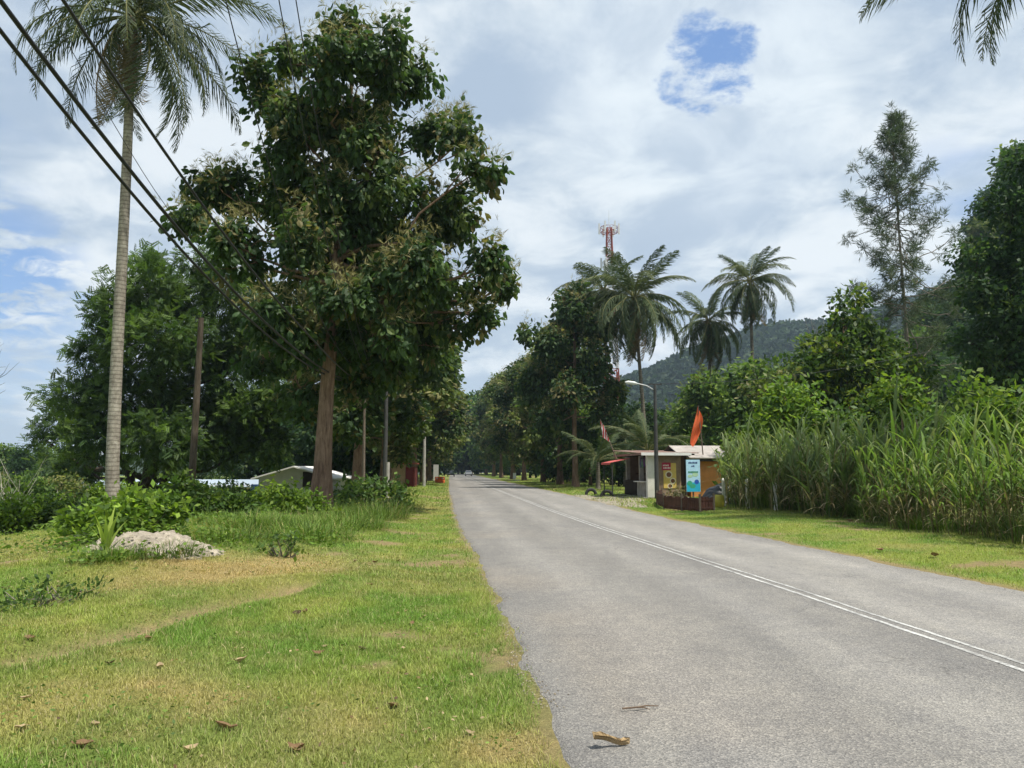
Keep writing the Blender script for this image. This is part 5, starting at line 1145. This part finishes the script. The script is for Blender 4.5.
o = mb.build("bark_strip", surf("dry_husk", (.36, .26, .14), .9, .45, 14, .6, 40, .1, dirt=((.09, .06, .035), .55)), loc=(x, y, .012)); o.rotation_euler = (0, 0, R(14)); tag(o, "curled tan strip of dry bark lying on the near asphalt", "bark strip")
x, y = gpt(640, 716); o = MB().tube([(-.12, -.02, .012), (-.02, 0, .014), (.05, .03, .016), (.13, .035, .012)], [.006, .006, .005, .003], 6).tube([(-.02, 0, .014), (.03, -.03, .02), (.06, -.05, .014)], [.004, .004, .002], 5).build("twig", surf("twig_brown", (.13, .09, .06), .9, .2, 20), loc=(x, y, .012)); tag(o, "small forked brown twig lying on the asphalt", "twig")

# ------------------------------------------------------------------ grass
def turf(name, label, k, xr, yr, hr, wr, keep=None, seed=1, lushgain=1.0, segs=3):
    g = np.random.default_rng(seed); y = yr[0] + (yr[1] - yr[0]) * g.random(k) ** 1.25; x = g.uniform(*xr, k)
    d = xl(y) - x; dr = x - xl(y) - rw(y)
    eL = (fbm(y * .9, y * 0, 61) - .5) * .16 + (fbm(y * 4.5, y * 0, 62) - .5) * .10; eR = (fbm(y * .6, y * 0, 63) - .5) * .45 + (fbm(y * 4.5, y * 0, 64) - .5) * .14
    px = x / y * FPX + 512
    ok = ((d > -.02 - eL - .16 * g.random(k) ** 3 * (fbm(y * 2.2, y * 0, 66) > .5) + .03) | (dr > eR + .02 + .1 * g.random(k))) & (px > -140) & (px < 1165)
    c, so_ = grasscol(x, y); ok &= g.random(k) > so_ * 1.15
    clump = fbm(x * 3.3, y * 3.3, 91); ok &= g.random(k) < .25 + 1.5 * clump
    x, y, c, so_, clump = x[ok], y[ok], c[ok], so_[ok], clump[ok]; q = len(x)
    drv, _ = dryness(x, y)
    h = g.uniform(*hr, q) * (.55 + .9 * clump) * (1 - .45 * drv) * np.where(g.random(q) < .05, 1.9, 1.0) * (1 + .5 * (fbm(x * .8, y * .8, 13) - .5)); c = c * (.62 + .75 * g.random((q, 1))) * (.72 + .55 * clump[:, None]); st = g.random(q) < .10; c[st] = np.array((.42, .36, .19)) * g.uniform(.7, 1.1, (st.sum(), 1))
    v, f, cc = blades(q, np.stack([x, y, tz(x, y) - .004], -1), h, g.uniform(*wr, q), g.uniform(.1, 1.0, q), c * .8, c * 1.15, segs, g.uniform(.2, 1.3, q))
    return tag(MB().add(v, f, cc).build(name, GRASS), label=label, kind="stuff")
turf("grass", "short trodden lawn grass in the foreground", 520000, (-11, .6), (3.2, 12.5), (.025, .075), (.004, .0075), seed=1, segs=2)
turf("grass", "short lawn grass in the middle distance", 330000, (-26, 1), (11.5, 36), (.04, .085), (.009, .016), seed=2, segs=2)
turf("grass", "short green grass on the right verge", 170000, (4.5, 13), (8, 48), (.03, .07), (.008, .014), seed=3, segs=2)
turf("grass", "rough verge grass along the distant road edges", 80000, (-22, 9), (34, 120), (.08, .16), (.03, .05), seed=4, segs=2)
# crumbs of pale gravel and washed sand along both road edges, and small dry litter on the turf
g = np.random.default_rng(19); PEB = (np.array([(-.5, -.4, 0), (.5, -.5, 0), (.45, .5, 0), (-.4, .45, 0), (.0, .05, .55)]), np.array([(0, 1, 4), (1, 2, 4), (2, 3, 4), (3, 0, 4)]))
k = 4200; y = 3.6 + 46 * g.random(k) ** 1.5; sd_ = g.random(k) < .7
eL = (fbm(y * .9, y * 0, 61) - .5) * .16 + (fbm(y * 4.5, y * 0, 62) - .5) * .10
x = np.where(sd_, xl(y) + eL + np.abs(g.normal(size=k)) * .10 - .04, xl(y) + rw(y) + g.normal(size=k) * .16); dn_ = fbm(y * .8, y * 0, 67) > .42; x, y = x[dn_], y[dn_]; q = len(x)
mb = MB(); scatter(mb, PEB, np.stack([x, y, np.full(q, .004)], -1), np.stack([g.normal(size=q), g.normal(size=q), 0 * x], -1), g.uniform(.005, .014, q) * (1 + y * .02), pal([((.36, .32, .26), 3), ((.26, .22, .16), 3), ((.16, .14, .12), 2)], q), .02)
tag(mb.build("gravel", LEAF_DULL), label="pale gravel crumbs along the road edges", kind="stuff")
k = 5200; y = 3.6 + 30 * g.random(k) ** 1.6; x = xl(y) - 11 * g.random(k) ** 1.1 - .1; cl_ = fbm(x * 1.3, y * 1.3, 68) > .46; x, y = x[cl_], y[cl_]; q = len(x)
mb = MB(); scatter(mb, T_OVAL, np.stack([x, y, tz(x, y) + g.uniform(.012, .035, q)], -1), np.stack([g.normal(size=q), g.normal(size=q), g.normal(size=q) * .25], -1), g.uniform(.012, .045, q) * (1 + y * .03), pal([((.26, .17, .09), 3), ((.40, .31, .18), 3), ((.12, .08, .05), 2)], q), .5)
tag(mb.build("litter", LEAF_DULL), label="small dry leaf litter crumbs strewn over the turf", kind="stuff")
k = 26000; y = 3.6 + 14 * g.random(k) ** 1.4; x = xl(y) - 9 * g.random(k) - .15; cl_ = (fbm(x * 1.9, y * 1.9, 69) > .56) & (g.random(k) > .25); x, y = x[cl_], y[cl_]; q = len(x)
mb = MB(); scatter(mb, T_OVAL, np.stack([x, y, tz(x, y) + g.uniform(.01, .06, q)], -1), np.stack([g.normal(size=q), g.normal(size=q), g.uniform(0, .6, q)], -1), g.uniform(.018, .042, q), pal([((.12, .20, .035), 3), ((.17, .25, .05), 2), ((.08, .14, .03), 2)], q), .5)
tag(mb.build("ground_cover", LEAF), label="tiny broad-leaved weeds mixed into the lawn", kind="stuff")
# ground-cover weeds on the bank
g = np.random.default_rng(9); k = 30000; y = g.uniform(11, 32, k); x = xl(y) - g.uniform(2.2, 13, k); wz = fbm(x * .5, y * .5, 101) - .05 + .22 * np.exp(-(((xl(y) - x) - 6.2) / 2.2) ** 2) * sstep(10, 13, y)
ok = (g.random(k) < sstep(.50, .72, wz)) & (np.hypot((x - sc_[0]) / 1.1, (y - sc_[1]) / .8) > .8 + .5 * g.random(k)); x, y = x[ok], y[ok]; q = len(x)
mb = MB(); scatter(mb, T_OVAL, np.stack([x, y, tz(x, y) + g.uniform(.03, .22, q)], -1), np.stack([g.normal(size=q), g.normal(size=q), g.uniform(-.2, .7, q)], -1), g.uniform(.06, .13, q), pal([((.11, .19, .03), 3), ((.16, .24, .04), 2), ((.08, .13, .025), 2)], q), .6)
tag(mb.build("ground_cover", LEAF), label="low broad-leaved weeds creeping over the bank", kind="stuff")

# ------------------------------------------------------------------ air
mh_ = bpy.data.materials.new("haze_air"); mh_.use_nodes = True; n = mh_.node_tree.nodes; l = mh_.node_tree.links; n.clear(); out = n.new("ShaderNodeOutputMaterial"); pv = n.new("ShaderNodeVolumePrincipled")
pv.inputs["Color"].default_value = (.62, .80, 1.0, 1); pv.inputs["Density"].default_value = HAZE; pv.inputs["Anisotropy"].default_value = .2; l.new(pv.outputs[0], out.inputs["Volume"])
tag(MB().box((-2100, -500, -8), (2100, 2900, 330)).build("haze", mh_), kind="stuff") if HAZE > 0 else None
